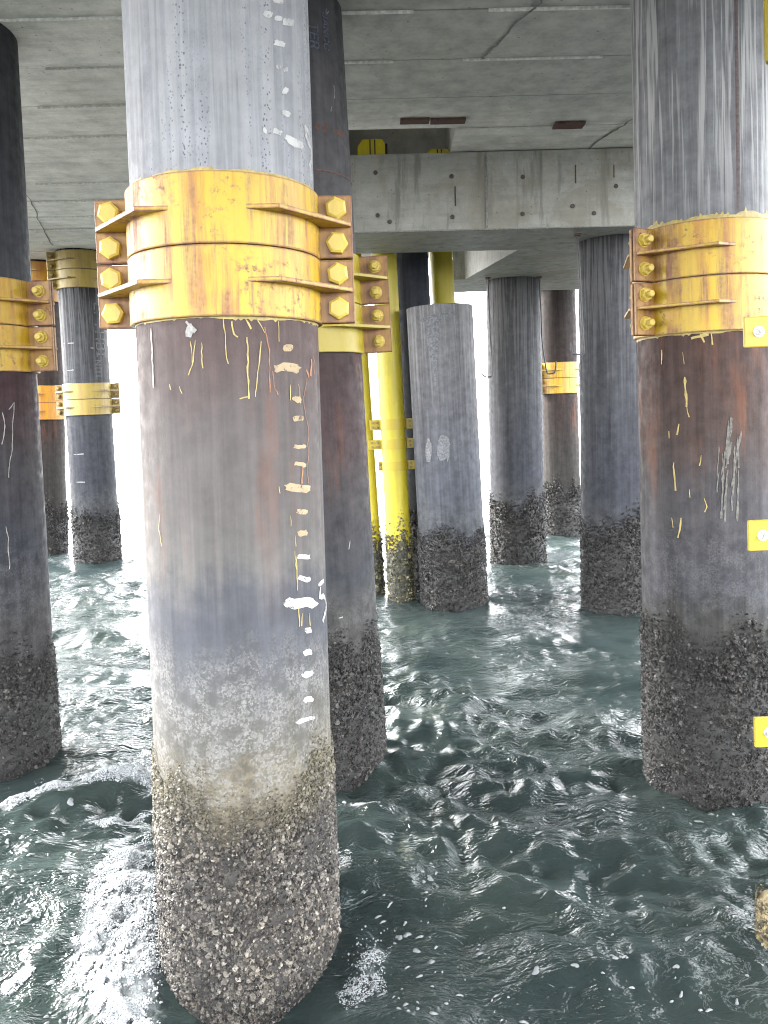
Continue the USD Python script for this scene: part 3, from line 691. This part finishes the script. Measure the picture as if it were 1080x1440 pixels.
def paint_lip(pile, z, seed, up=True, amp=0.02):
    """Ragged brushed edge of paint beyond a collar."""
    r = np.random.default_rng(seed); n = 240; t = np.linspace(0, 2 * math.pi, n, endpoint=False)
    w = amp * (0.15 + 1.2 * meshkit.fbm(np.stack([np.sin(t) * 5, np.cos(t) * 5, t * 0 + seed], -1), 4, seed) ** 1.5) * (1 + 0.8 * (r.random(n) < .12))
    vs = []
    for i in range(n): vs += [pile.on(t[i], z, 0.003), pile.on(t[i], z + (w[i] if up else -w[i]), 0.002)]
    fs = []
    for i in range(n):
        a, b = 2 * i, 2 * ((i + 1) % n)
        fs += [(a, b, b + 1), (a, b + 1, a + 1)] if up else [(a, b + 1, b), (a, a + 1, b + 1)]
    return np.array(vs), np.array(fs)
def weld_ring(pile, z, mat): obj('weld_bead', lathe([(pile.R - .002, z - .008), (pile.R + .004, z - .004), (pile.R + .004, z + .004), (pile.R - .002, z + .008)], 72), mat, pile.path, smooth=40)
def weld_line(pile, t, z0, z1, mat, wd=0.02):
    vs = []; fs = []; zs = np.linspace(z0, z1, 40)
    for z in zs: vs += [pile.on(t - wd / 2 / pile.R, z, -.001), pile.on(t, z, .005), pile.on(t + wd / 2 / pile.R, z, -.001)]
    for i in range(len(zs) - 1):
        a = 3 * i; fs += [(a, a + 1, a + 4), (a, a + 4, a + 3), (a + 1, a + 2, a + 5), (a + 1, a + 5, a + 4)]
    obj('weld_seam', (np.array(vs), np.array(fs)), mat, pile.path, smooth=True)


YN = (Y_NEAR, Y_FLANGE, Y_BOLT); YO = (Y_OLIVE, Y_OLIVE, Y_OLIVE); YR = (Y_ORANGE, Y_FLANGE, Y_BOLT)

# 1 the near pile
near = Pile('steel_pile', 'big pale grey near pile with white tide marks and a wide yellow bolted collar', 'pile', 3.92, 0.45, (311, 171), (335.5, 829), EYE + 2.97, NEAR, seed=1, n=128)
zc1, zc0 = near.z_of(241), near.z_of(445)
collar(near, zc0, zc1, YN, flange=0.165, turn=0.02, bolt='head')
crust(near, 27000, 0.90, 0.0085, B_NEAR, 21, 5, fade=0.20, wander=0.16)
obj('paint_edge', paint_lip(near, zc1, 4, True, 0.022), YDRIP, near.path); obj('paint_edge', paint_lip(near, zc0, 6, False, 0.016), YDRIP, near.path)
rn = random.Random(77)
# tide-gauge marks: (x, y, width, height, tilt, paint)
ticks = [(404, 489, 14, 9, .1, 'c'), (404, 518, 38, 12, .08, 'c'), (417, 562, 13, 8, .3, 'c'), (419, 589, 15, 7, 0, 'c'), (421, 628, 17, 6, -.05, 'c'), (422, 653, 16, 7, .2, 'c'), (418, 686, 36, 11, .05, 'c'),
         (424, 719, 15, 7, 0, 'c'), (425, 750, 14, 9, -.1, 'c'), (427, 783, 18, 7, .05, 'w'), (427, 814, 17, 8, .25, 'w'), (423, 848, 46, 14, .02, 'w'), (433, 886, 10, 8, -.3, 'w'), (432, 917, 12, 9, -.3, 'w'), (432, 948, 15, 8, -.35, 'w'), (433, 984, 13, 8, -.2, 'w'), (429, 1012, 26, 6, -.3, 'w'),
         (391, 2, 15, 7, .1, 'w'), (376, 20, 14, 9, .3, 'w'), (391, 26, 10, 9, .1, 'w'), (405, 32, 16, 11, .25, 'w'), (393, 62, 16, 9, .25, 'w'), (391, 94, 7, 5, .5, 'w'), (401, 98, 6, 6, 0, 'w'), (401, 128, 7, 9, .6, 'w'), (402, 160, 13, 7, .45, 'w'), (372, 184, 5, 8, -.2, 'w'), (390, 186, 14, 8, .3, 'w'), (413, 199, 27, 11, .5, 'w')]
for x, y, w_, h_, ro, c in ticks:
    obj('tick_mark', paint_patch(near, blob(x, y, w_, h_, rn, ro)), WHITE if c == 'w' else CREAM, near.path)
five = [stroke(near, [(447, 823), (455, 816)], .02, rn), stroke(near, [(450, 825), (449.5, 842)], .012, rn), stroke(near, [(449, 841), (454, 838), (457, 843), (457, 856), (453, 874)], .02, rn)]
obj('numeral_five', merge(five), WHITE, near.path)
five = [stroke(near, [(428, 176), (432, 184), (433, 187)], .02, rn), stroke(near, [(428, 176), (428.5, 192), (432, 201), (436, 210), (436.5, 226), (434, 234)], .02, rn)]
obj('numeral_five', merge(five), WHITE, near.path)
drips = [stroke(near, p, w_ * .55, rn) for p, w_ in (
    ([(347, 474), (349, 510), (350, 560)], .012), ([(349, 558), (337, 561)], .012), ([(367, 480), (364, 515), (360, 558)], .010), ([(314, 448), (318, 490), (321, 512)], .008), ([(268, 480), (271, 512)], .007), ([(275, 478), (273, 508), (267, 528)], .007),
    ([(284, 482), (286, 518)], .008), ([(239, 540), (241, 549)], .009), ([(253, 543), (257, 553)], .007), ([(391, 452), (392, 480)], .008), ([(226, 722), (225, 745), (229, 768)], .008), ([(417, 782), (419, 830)], .009), ([(414, 775), (417, 800)], .007), ([(419, 850), (421, 880)], .012), ([(425, 862), (426, 880)], .009), ([(434, 862), (435, 880)], .009),
    ([(408, 541), (408, 563)], .008), ([(419, 540), (422, 562)], .006), ([(408, 725), (409, 740)], .006), ([(392, 684), (392, 694)], .008), ([(415, 753), (416, 768)], .007), ([(326, 452), (330, 470), (336, 474)], .012), ([(345, 448), (352, 463)], .016), ([(360, 446), (372, 468)], .008))]
obj('paint_drips', merge(drips), YDRIP, near.path, kind='stuff')
drips = [stroke(near, p, w_ * .55, rn) for p, w_ in (
    ([(372, 460), (380, 492), (379, 530), (378, 552)], .008), ([(383, 522), (386, 548), (390, 556)], .008), ([(431, 530), (427, 552), (425, 560), (430, 585), (433, 600), (433, 680)], .006), ([(437, 505), (436, 528)], .03), ([(430, 520), (434, 530)], .03), ([(440, 500), (441, 526)], .012), ([(424, 655), (424, 680)], .02))]
obj('orange_drips', merge(drips), ODRIP, near.path, kind='stuff')
drips = [stroke(near, p, w_ * .55, rn) for p, w_ in (([(213, 462), (215, 490), (217, 545)], .02), ([(268, 455), (266, 474)], .05), ([(262, 452), (275, 466)], .03))]
obj('pale_drips', merge(drips), GDRIP, near.path, kind='stuff')
weld_line(near, near.hit(452, 700)[0], 0.8, zc0 - .01, NEAR, .03)

# 2 the pile just behind it
second = Pile('steel_pile', 'dark maroon pile half hidden right behind the big pale near pile', 'pile', 5.85, 0.45, (478 - 84, 8), (546 - 84, 1090), EYE + 2.97, SECOND, seed=2)
collar(second, second.z_of(497), second.z_of(350), (Y_FRESH, Y_FLANGE, Y_BOLT), flange=0.21, turn=-0.02, bolt='nut', br=.05)
crust(second, 13000, .84, 0.0100, B_DARK, 22, 5)
rn = random.Random(5)
weld_ring(second, second.z_of(238), RUST)
def wall_text(pile, text, height, px, py, mat, name, off=0.004, bold=False, depth=0.0015):
    """Lettering that reads down the shaft from picture point (px, py)."""
    t0, z0 = pile.hit(px, py); m = meshkit.text_mesh(text, height, depth, bold); v = m.vertices.copy()
    out = np.array([pile.on(t0 + (y_ / pile.R), z0 - x_, off + zz_) for x_, y_, zz_ in v])
    m2 = trimesh.Trimesh(out, m.faces, process=False); obj(name, m2, mat, pile.path)
wall_text(second, 'JANCC', 0.055, 452, 16, INK, 'stencilled_lettering', bold=True)
wall_text(second, 'TER', 0.07, 434, 30, INK, 'stencilled_lettering', bold=True)
obj('rust_smear', merge([stroke(second, [(447, 174), (447, 184)], .03, rn), stroke(second, [(458, 174), (458, 186)], .05, rn), stroke(second, [(468, 184), (484, 190)], .03, rn)]), RUST, second.path)
obj('pale_scratches', merge([stroke(second, p, .008, rn) for p in ([(469, 120), (469, 138)], [(466, 150), (464, 157)], [(459, 12), (458, 22), (462, 16)], [(492, 760), (491, 772)], [(476, 869), (482, 868)])]), GDRIP, second.path, kind='stuff')

# 3 the right pile
right = Pile('steel_pile', 'stout grey pile at the right edge with chalky white runs above its yellow collar', 'pile', 5.45, 0.45, (893.5 + 90, 20), (908 + 90, 1000), EYE + 2.97, RIGHT, seed=3, n=112)
zr1, zr0 = right.z_of(306), right.z_of(464)
collar(right, zr0, zr1, YN, flange=0.15, turn=0.40, bolt='nut', br=.05)
crust(right, 17000, 1.03, 0.0098, B_DARK, 23, 5, wander=.14)
obj('paint_edge', paint_lip(right, zr1, 8, True, 0.05), YDRIP, right.path); obj('paint_edge', paint_lip(right, zr0, 9, False, 0.02), YDRIP, right.path)
rn = random.Random(31)
obj('paint_drips', merge([stroke(right, p, w_, rn) for p, w_ in (([(963, 530), (966, 572)], .014), ([(966, 572), (970, 586)], .006), ([(931, 492), (930, 512)], .008), ([(960, 495), (962, 512)], .006), ([(955, 596), (953, 612)], .008), ([(941, 606), (941, 616)], .006), ([(986, 640), (984, 655)], .006), ([(948, 650), (950, 690)], .010), ([(958, 728), (957, 745), (953, 756)], .009), ([(945, 728), (946, 742)], .007), ([(990, 700), (993, 712), (990, 720)], .006), ([(970, 688), (971, 700)], .006), ([(985, 470), (990, 482)], .012), ([(1000, 468), (1002, 485)], .01), ([(972, 476), (996, 470)], .02))]), YDRIP, right.path, kind='stuff')
pale = []
for _ in range(24):
    x0 = rn.gauss(1028, 8); y0 = 575 + rn.random() * 90 + abs(x0 - 1030) * 2; L = rn.uniform(20, 75)
    pale.append(stroke(right, [(x0, y0), (x0 - rn.uniform(0, 2), y0 + L * .5), (x0 - rn.uniform(1, 4), y0 + L)], rn.uniform(.004, .012), rn, wob=.6))
obj('pale_drips', merge(pale), SMEAR, right.path, kind='stuff')
weld_line(right, right.hit(1037, 150)[0], zr1 + .05, EYE + 2.8, SEAM, .03)

# 4 the left pile
left = Pile('steel_pile', 'dark slate pile cut by the left edge of the picture', 'pile', 6.05, 0.45, (12 - 81, 8), (80 - 81, 1085), EYE + 2.97, LEFT, seed=4)
collar(left, left.z_of(523), left.z_of(386), YN, flange=0.185, turn=-0.05, bolt='nut', br=.05)
crust(left, 13000, .80, 0.0100, B_DARK, 24, 5, wander=.3)
rn = random.Random(13)
obj('paint_scratches', merge([stroke(left, p, .007, rn) for p in ([(12, 576), (20, 566), (16, 620), (14, 650), (12, 672)], [(3, 580), (6, 600), (3, 625)], [(8, 740), (12, 756), (13, 800)])]), GDRIP, left.path, kind='stuff')

# 5 - 10 the piles further back
cut = Pile('steel_pile', 'grey pile cut off short with an open flat top, below the crossbeam', 'pile', 10.6, 0.45, (618, 437), (639, 846), (427,), CUT, seed=5)

crust(cut, 8000, 1.0, 0.0135, B_DARK, 25, 5, fade=.15, wander=.15)
rn = random.Random(3)
obj('pale_drips', merge([paint_patch(cut, [(600, 448), (622, 446), (618, 478), (614, 520), (613, 545), (610, 540), (608, 515), (600, 480)]), paint_patch(cut, blob(624, 633, 18, 30, rn, 0, 20, .5)), paint_patch(cut, blob(603, 633, 8, 26, rn)), stroke(cut, [(588, 452), (610, 446), (640, 440)], .05, rn)]), plain('pale_stain', (.082, .084, .092), .6, grain=.4), cut.path, kind='stuff')
capped = Pile('steel_pile', 'slate pile left of the brown pile, running up straight into the crossbeam soffit', 'pile', 13.0, 0.45, (722, 418), (729, 787), EYE + 2.08, SLATE, seed=6)
crust(capped, 6500, 1.0, 0.0145, B_DARK, 26, 5)
inner = Pile('steel_pile', 'slate pile tucked against the left side of the right edge pile, under the crossbeam', 'pile', 10.0, 0.45, (815.5 + 48.5, 380), (820 + 48.5, 850), EYE + 2.08, SLATE, seed=7)
crust(inner, 8000, 1.02, 0.0135, B_DARK, 27, 5)
brown = Pile('steel_pile', 'distant dark brown pile with a rusty yellow collar between two slate piles', 'pile', 15.7, 0.375, (783.5, 457), (790.5, 729), EYE + 2.97, BROWN, seed=8)
collar(brown, brown.z_of(553), brown.z_of(509), YN, flange=.13, turn=.35, bolt='nut', br=.045, t=.03)
collar(brown, brown.z_of(404), brown.z_of(366), YN, flange=.13, turn=.1, bolt='nut', br=.045, t=.03)
crust(brown, 4000, .86, 0.016, B_DARK, 28, 5)
twin = Pile('steel_pile', 'slim slate pile on the left in the distance with two dull yellow collars', 'pile', 14.2, 0.40, (116.5, 440), (138, 787), EYE + 2.97, SLATE, seed=9)
collar(twin, twin.z_of(404), twin.z_of(351), YO, flange=.13, turn=.55, bolt='nut', br=.045, t=.03)
collar(twin, twin.z_of(584), twin.z_of(539), YO, flange=.13, turn=.15, bolt='nut', br=.045, t=.03)
crust(twin, 4200, .86, 0.0155, B_DARK, 29, 5)
wall_text(twin, 'EFTHBI', 0.20, 131, 424, PALEINK, 'faded_lettering', .005); wall_text(twin, 'NIII', 0.12, 133, 505, PALEINK, 'faded_lettering', .005)
obj('paint_dashes', merge([stroke(twin, p, .02, rn) for p in ([(90, 483), (105, 483)], [(95, 521), (103, 520)], [(127, 489), (132, 490)], [(104, 639), (118, 639)], [(108, 678), (120, 678)])]), GDRIP, twin.path, kind='stuff')
far = Pile('steel_pile', 'distant brown pile with bright orange collars, right of the left edge pile', 'pile', 15.1, 0.40, (58, 473), (63, 740), EYE + 2.97, BROWN, seed=10)
collar(far, far.z_of(422), far.z_of(367), YR, flange=.12, turn=.9, bolt='nut', br=.04, t=.03)
collar(far, far.z_of(590), far.z_of(542), YR, flange=.12, turn=.9, bolt='nut', br=.04, t=.03)
crust(far, 4000, .86, 0.016, B_DARK, 30, 5)
slim = Pile('steel_pile', 'thin dark blue pile behind the thick yellow pipe', 'pile', 11.3, 0.256, (577, 360), (602, 860), EYE + 2.8, DARK, seed=11)
crust(slim, 1500, 1.05, 0.018, B_DARK, 31, 5)

# ------------------------------------------------------------------ yellow pipes
def pipe(label, d, r, a, b, ztop, seed, n, dome=True):
    p = Pile.__new__(Pile); P1, P2 = at_y(*a, d), at_y(*b, d); dx, dz = P1[0] - P2[0], P1[2] - P2[2]
    p.lean = math.atan2(dx, dz); p.base = np.array([P2[0] - P2[2] * dx / dz, d, 0]); p.R = r; p.seed = seed; p.ax = np.array([math.sin(p.lean), 0, math.cos(p.lean)])
    p.path = thing('yellow_pipe', label, 'pipe', p.base, p.lean)
    prof = [(.001, -1.2)] + [(r, z) for z in np.linspace(-1.2, ztop, 30)] + [(r * .85, ztop + r * .3), (r * .45, ztop + r * .48), (.001, ztop + r * .5)]
    obj('pipe_body', lathe(prof, 48), Y_PIPE, p.path, smooth=40)
    crust(p, n, 0.92, 0.015, B_GREEN, seed, 5, thick=.02, fade=.3)
    return p
thick = pipe('thick yellow pipe standing beside the cut off grey pile, three clamps on it', 10.75, 0.172, (543, 418), (566, 860), EYE + 2.75, 41, 1500)
thin = pipe('thin yellow pipe just right of the half hidden maroon pile', 11.0, 0.10, (508, 500), (526, 770), EYE + 2.7, 42, 900)
short = pipe('yellow pipe rising behind the open top of the cut off pile', 11.6, 0.175, (621, 378), (641, 770), EYE + 2.75, 43, 300)
def pipe_clamp(p, py, h, reach_l, reach_r, z_back=0.0):
    z = p.z_of(py); m = lathe([(p.R + .001, z - h / 2), (p.R + .014, z - h / 2), (p.R + .014, z + h / 2), (p.R + .001, z + h / 2)], 40)
    c = obj('clamp_band', m, Y_FRESH, p.path, smooth=35)
    for sx, re in ((-1, reach_l), (1, reach_r)):
        if re <= 0: continue
        x0, x1 = sorted((sx * (p.R + .008), sx * (p.R + re)))
        obj('clamp_ear', bx(x0, x1, -.022, .022, z - h / 2 + .002, z + h / 2 - .002, .004), Y_FRESH, c)
        for k in range(2):
            for j in (-1, 1):
                b = prism(6, .017, .02, .003); b.apply_translation((x0 + (x1 - x0) * (.3 + .42 * k), -.022, z + j * h * .22)); obj('bolt', b, Y_OLIVE, c)
pipe_clamp(thick, 597, .15, .15, .20); pipe_clamp(thick, 625, .14, .18, .17); pipe_clamp(thick, 656, .13, .06, .16)

# ------------------------------------------------------------------ hanger hooks below the crossbeam
def hook(label, pts, d):
    P = [at_y(x, y, d) for x, y in pts]; base = P[0]
    t = thing('hanger_hook', label, 'hook', base)
    fine = []
    for a, b in zip(P[:-1], P[1:]):
        for q in np.linspace(0, 1, 5, endpoint=False): fine.append(a + (b - a) * q)
    fine.append(P[-1]); fine = np.array(fine) - base
    for _ in range(2): fine[1:-1] = fine[1:-1] * .5 + (fine[:-2] + fine[2:]) * .25
    obj('bent_rod', tube(fine, .0115, 8), ROD, t, smooth=40)
    obj('anchor_plate', bx(-.04, .04, -.04, .04, -.012, .01, .003), RUST, t)
hook('thin bent rod on the left side of the pile under the crossbeam', [(686, 391), (688, 440), (690, 486), (692, 505), (691.5, 528), (690, 530), (682, 530), (678, 526)], 12.4)
hook('thin rod with a square hook in front of the orange collar', [(758, 390), (761, 440), (762, 480), (768, 520), (770, 526), (779, 525), (781, 522), (782, 508)], 12.4)
hook('long thin rod with a hook beside the pile against the right edge pile', [(812, 330), (814, 360), (818, 440), (821, 494), (820, 499), (806, 498), (804, 495), (803, 482)], 9.35)

for label, px0, px1, py in (('yellow clamp block with a dark strap, larger of two on top of the crossbeam', 503, 541, 195), ('low yellow clamp block on top of the crossbeam, right of the larger one', 601, 632, 209)):
    a, b = at_y(px0, 222, 9.22), at_y(px1, py, 9.22); w2 = (b[0] - a[0]) / 2; hz = b[2] - SOF + .002
    t = thing('clamp_block', label, 'clamp', ((a[0] + b[0]) / 2, 9.34, SOF - .002))
    pl = Polygon([(-w2, 0), (w2, 0), (w2, hz * .72), (w2 * .82, hz), (-w2 * .62, hz), (-w2, hz * .6)]); m = trimesh.creation.extrude_polygon(pl, .22, engine='earcut')
    m.vertices = np.stack([m.vertices[:, 0], .11 - m.vertices[:, 2], m.vertices[:, 1]], 1); obj('block_body', m, Y_BRIGHT, t)
    for q in (-.12, .22): obj('strap', bx(w2 * q, w2 * q + .014, -.118, -.10, .004, hz * .985, .002), ROD, t)
    obj('end_flange', bx(w2 + .003, w2 + .03, -.09, .09, .002, hz * .8, .004), ROD, t)

# ------------------------------------------------------------------ ladder at the right edge (most of it is outside the picture)
LY = 3.55
la, lb = at_y(1100, 20, LY), at_y(1126, 1300, LY); ldx, ldz = la[0] - lb[0], la[2] - lb[2]
lean = math.atan2(ldx, ldz); lbase = np.array([lb[0] - lb[2] * ldx / ldz, LY, 0.0])
lad = thing('access_ladder', 'bright yellow bolted brackets of a ladder poking in at the right edge', 'ladder', lbase, lean)
def lad_local(px, py, dy=0.0):
    p = at_y(px, py, LY + dy) - lbase; c, s = math.cos(lean), math.sin(lean); return np.array([c * p[0] - s * p[2], p[1], s * p[0] + c * p[2]])
ztop = lad_local(1100, -60)[2]; zlow = lad_local(1126, 1318)[2]
rail = lathe([(.001, zlow), (.05, zlow), (.05, ztop), (.001, ztop)], 28); rail.apply_translation((.06, .10, 0)); obj('side_rail', rail, Y_FRESH, lad, smooth=40)
rail = rail.copy(); rail.apply_translation((.42, 0, 0)); obj('side_rail', rail, Y_FRESH, lad, smooth=40)
for z in np.arange(zlow + .5, ztop - .1, .28): obj('rung', tube([(.06, .10, z), (.48, .10, z)], .016, 10), Y_FRESH, lad, smooth=40)
for px, y0, y1 in ((1046.5, 446, 489), (1052.5, 732, 775), (1061.5, 1009, 1051)):
    a, b = lad_local(px, y1), lad_local(px, y0)
    pl = obj('bracket_plate', bx(a[0], a[0] + .30, -.006, .012, a[2], b[2], .004), Y_FRESH, lad)
    cx, cz = a[0] + .066, (a[2] + b[2]) / 2
    m = merge([prism(24, .026, .004, .001), prism(6, .019, .018, .003), prism(14, .010, .032, .002)]); m.apply_translation((cx, -.006, cz)); obj('bolt', m, STEEL, pl)
    obj('stub', tube([(.06, .012, cz), (.06, .06, cz)], .03, 12), Y_FRESH, lad)
a, b = lad_local(1073, 88), lad_local(1073, -40)
rp = lathe([(.030, a[2]), (.040, a[2] - .004), (.044, a[2] + .008), (.044, b[2]), (.030, b[2])], 28); rp.apply_translation((a[0] + .046, -.02, 0)); obj('rail_socket', rp, Y_FRESH, lad, smooth=40)
q0 = lad_local(1101, 1318)
class LP: pass
kn = lathe([(.001, q0[2] - .02), (.09, q0[2] - .02), (.105, q0[2] + .06), (.10, q0[2] + .15), (.06, q0[2] + .19), (.001, q0[2] + .2)], 26); kn.vertices += (meshkit.fbm(kn.vertices * 25, 3, 4) - .5)[:, None] * .03
kn.apply_translation((q0[0], q0[1] + .02, 0)); obj('overgrown_foot', kn, B_FOOT, lad, smooth=True, attrs={'tone': meshkit.noise(kn.vertices * 60, 3)})
v, f, tn = barnacles(.104, 700, q0[2] - .02, q0[2] + .17, .013, 61, 6, fade=.05, wander=.03); v = v + [q0[0], q0[1] + .02, 0]
obj('barnacles', (v, f), B_FOOT, lad, kind='stuff', attrs={'tone': tn})

# ------------------------------------------------------------------ foam flecks and spray
r = np.random.default_rng(9); V, Fc = [], []
def fleck(x, y, a, b, rot):
    n = 14; th = np.arange(n) * 2 * math.pi / n; rad = 1 + .32 * np.sin(th * 2 + r.uniform(0, 6)) + .2 * np.sin(th * 3 + r.uniform(0, 6))
    dx, dy = a * np.cos(th) * rad, b * np.sin(th) * rad
    px = x + dx * math.cos(rot) - dy * math.sin(rot); py = y + dx * math.sin(rot) + dy * math.cos(rot)
    ix = x + .5 * (px - x); iy = y + .5 * (py - y)
    z = sea_at(px, py) + .001; zi = sea_at(ix, iy) + .007; n0 = len(V)
    V.extend(np.stack([px, py, z], 1)); V.extend(np.stack([ix, iy, zi], 1)); V.append(np.array([x, y, float(sea_at(np.array([x]), np.array([y]))[0]) + .009]))
    for i in range(n):
        j = (i + 1) % n
        Fc.extend([(n0 + i, n0 + j, n0 + n + j), (n0 + i, n0 + n + j, n0 + n + i), (n0 + n + i, n0 + n + j, n0 + 2 * n)])
fields = [(90, 1200, 90, 60, 42, .022), (40, 1270, 45, 60, 26, .02), (60, 1400, 60, 40, 26, .018), (560, 1290, 70, 50, 22, .018), (640, 1340, 90, 60, 34, .018), (810, 1120, 60, 40, 16, .028), (640, 1260, 120, 70, 22, .016), (900, 1300, 130, 90, 26, .015), (980, 1145, 70, 14, 14, .022), (560, 1410, 90, 30, 20, .018), (760, 1400, 120, 40, 26, .014), (1000, 1390, 70, 40, 22, .014), (700, 1200, 140, 40, 20, .016), (560, 1180, 70, 40, 14, .018)]
for cx, cy, sx, sy, n, size in fields:
    for _ in range(int(n * .55)):
        px, py = r.normal(cx, sx * .6), r.normal(cy, sy * .6); p = at_z(px, py, 0)
        a = .55 * size * min(2.2, math.exp(r.normal(0, .6))); fleck(p[0], p[1], a, a * r.uniform(.35, .8), r.normal(0.2, .5))
FROTH = plain('sea_froth_white', (.27, .285, .295), .9, grain=.08, scale=70)
FOAM = plain('sea_foam_white', (.12, .128, .132), .8, grain=.15, scale=70)
obj('foam_flecks', (np.array(V), np.array(Fc)), FOAM, smooth=True, kind='stuff', cat='foam', label='small flecks of white foam drifting on the green water')
froth = []; rf = np.random.default_rng(3); unit = trimesh.creation.icosphere(subdivisions=0, radius=1.0); uv_, uf_ = np.array(unit.vertices), np.array(unit.faces)
def frothy(poly, n, rmin, rmax, heap, soft):
    x0, y0, x1, y1 = poly.bounds; out = 0
    while out < n:
        P = np.stack([rf.uniform(x0, x1, 4000), rf.uniform(y0, y1, 4000)], 1); pts = shapely.points(P); ok = shapely.contains(poly, pts)
        P, pts = P[ok], pts[ok]; d = np.clip(shapely.distance(poly.boundary, pts) / soft, 0, 1)
        N1 = meshkit.fbm(np.stack([P[:, 0] * 9, P[:, 1] * 9, P[:, 0] * 0], -1), 4, 12); N2 = meshkit.fbm(np.stack([P[:, 0] * 30, P[:, 1] * 30, P[:, 0] * 0], -1), 3, 13)
        ok = rf.random(len(P)) < np.clip((N1 * .6 + N2 * .6 - .52) / .12, 0, 1) * (.15 + .85 * d)
        P, d, N1 = P[ok], d[ok], N1[ok]
        z = sea_at(P[:, 0], P[:, 1]) + heap * d * np.clip(N1 * 2 - .6, 0, 1.2) + rf.uniform(-.004, .004, len(P))
        for p, zz in zip(P, z):
            r_ = rmin + (rmax - rmin) * rf.random() ** 2.5; froth.append(uv_ * [r_ * rf.uniform(.8, 1.8), r_ * rf.uniform(.8, 1.8), r_ * .7] + [p[0], p[1], zz]); out += 1
frothy(foam_shapes[0][0], 20000, .0018, .0058, .035, .22); frothy(foam_shapes[1][0], 15000, .0016, .0055, .06, .10)
frothy(foam_shapes[2][0], 1500, .0012, .0034, .05, .30); frothy(foam_shapes[3][0], 7000, .002, .006, .03, .09); frothy(foam_shapes[5][0], 1200, .002, .005, .01, .05); frothy(foam_shapes[4][0], 1200, .002, .005, .01, .04); frothy(foam_shapes[6][0], 900, .002, .006, .015, .04)
nf = len(froth); FV = np.concatenate(froth); FF = (uf_[None] + (np.arange(nf) * len(uv_))[:, None, None]).reshape(-1, 3)
obj('breaking_foam', (FV, FF), FROTH, smooth=True, kind='stuff', cat='foam', label='dense white foam where waves break against the big near pile')
drops = []
for cx, cy, sx, sy, n, hmax in ((160, 1330, 50, 70, 120, .16), (120, 1290, 20, 60, 60, .08), (515, 1345, 30, 26, 70, .16), (100, 1115, 70, 10, 70, .10), (190, 1095, 25, 8, 60, .08)):
    for _ in range(n):
        p = at_z(r.normal(cx, sx * .5), r.normal(cy, sy * .5), 0); s = trimesh.creation.icosphere(subdivisions=1, radius=float(.0018 + .004 * r.random() ** 2))
        s.apply_translation((p[0], p[1], float(sea_at(p[:1], p[1:2])[0]) + hmax * r.random() ** 2)); drops.append(s)
obj('spray_drops', merge(drops), FOAM, smooth=True, kind='stuff', cat='foam', label='white spray drops thrown up where waves break at the piles')
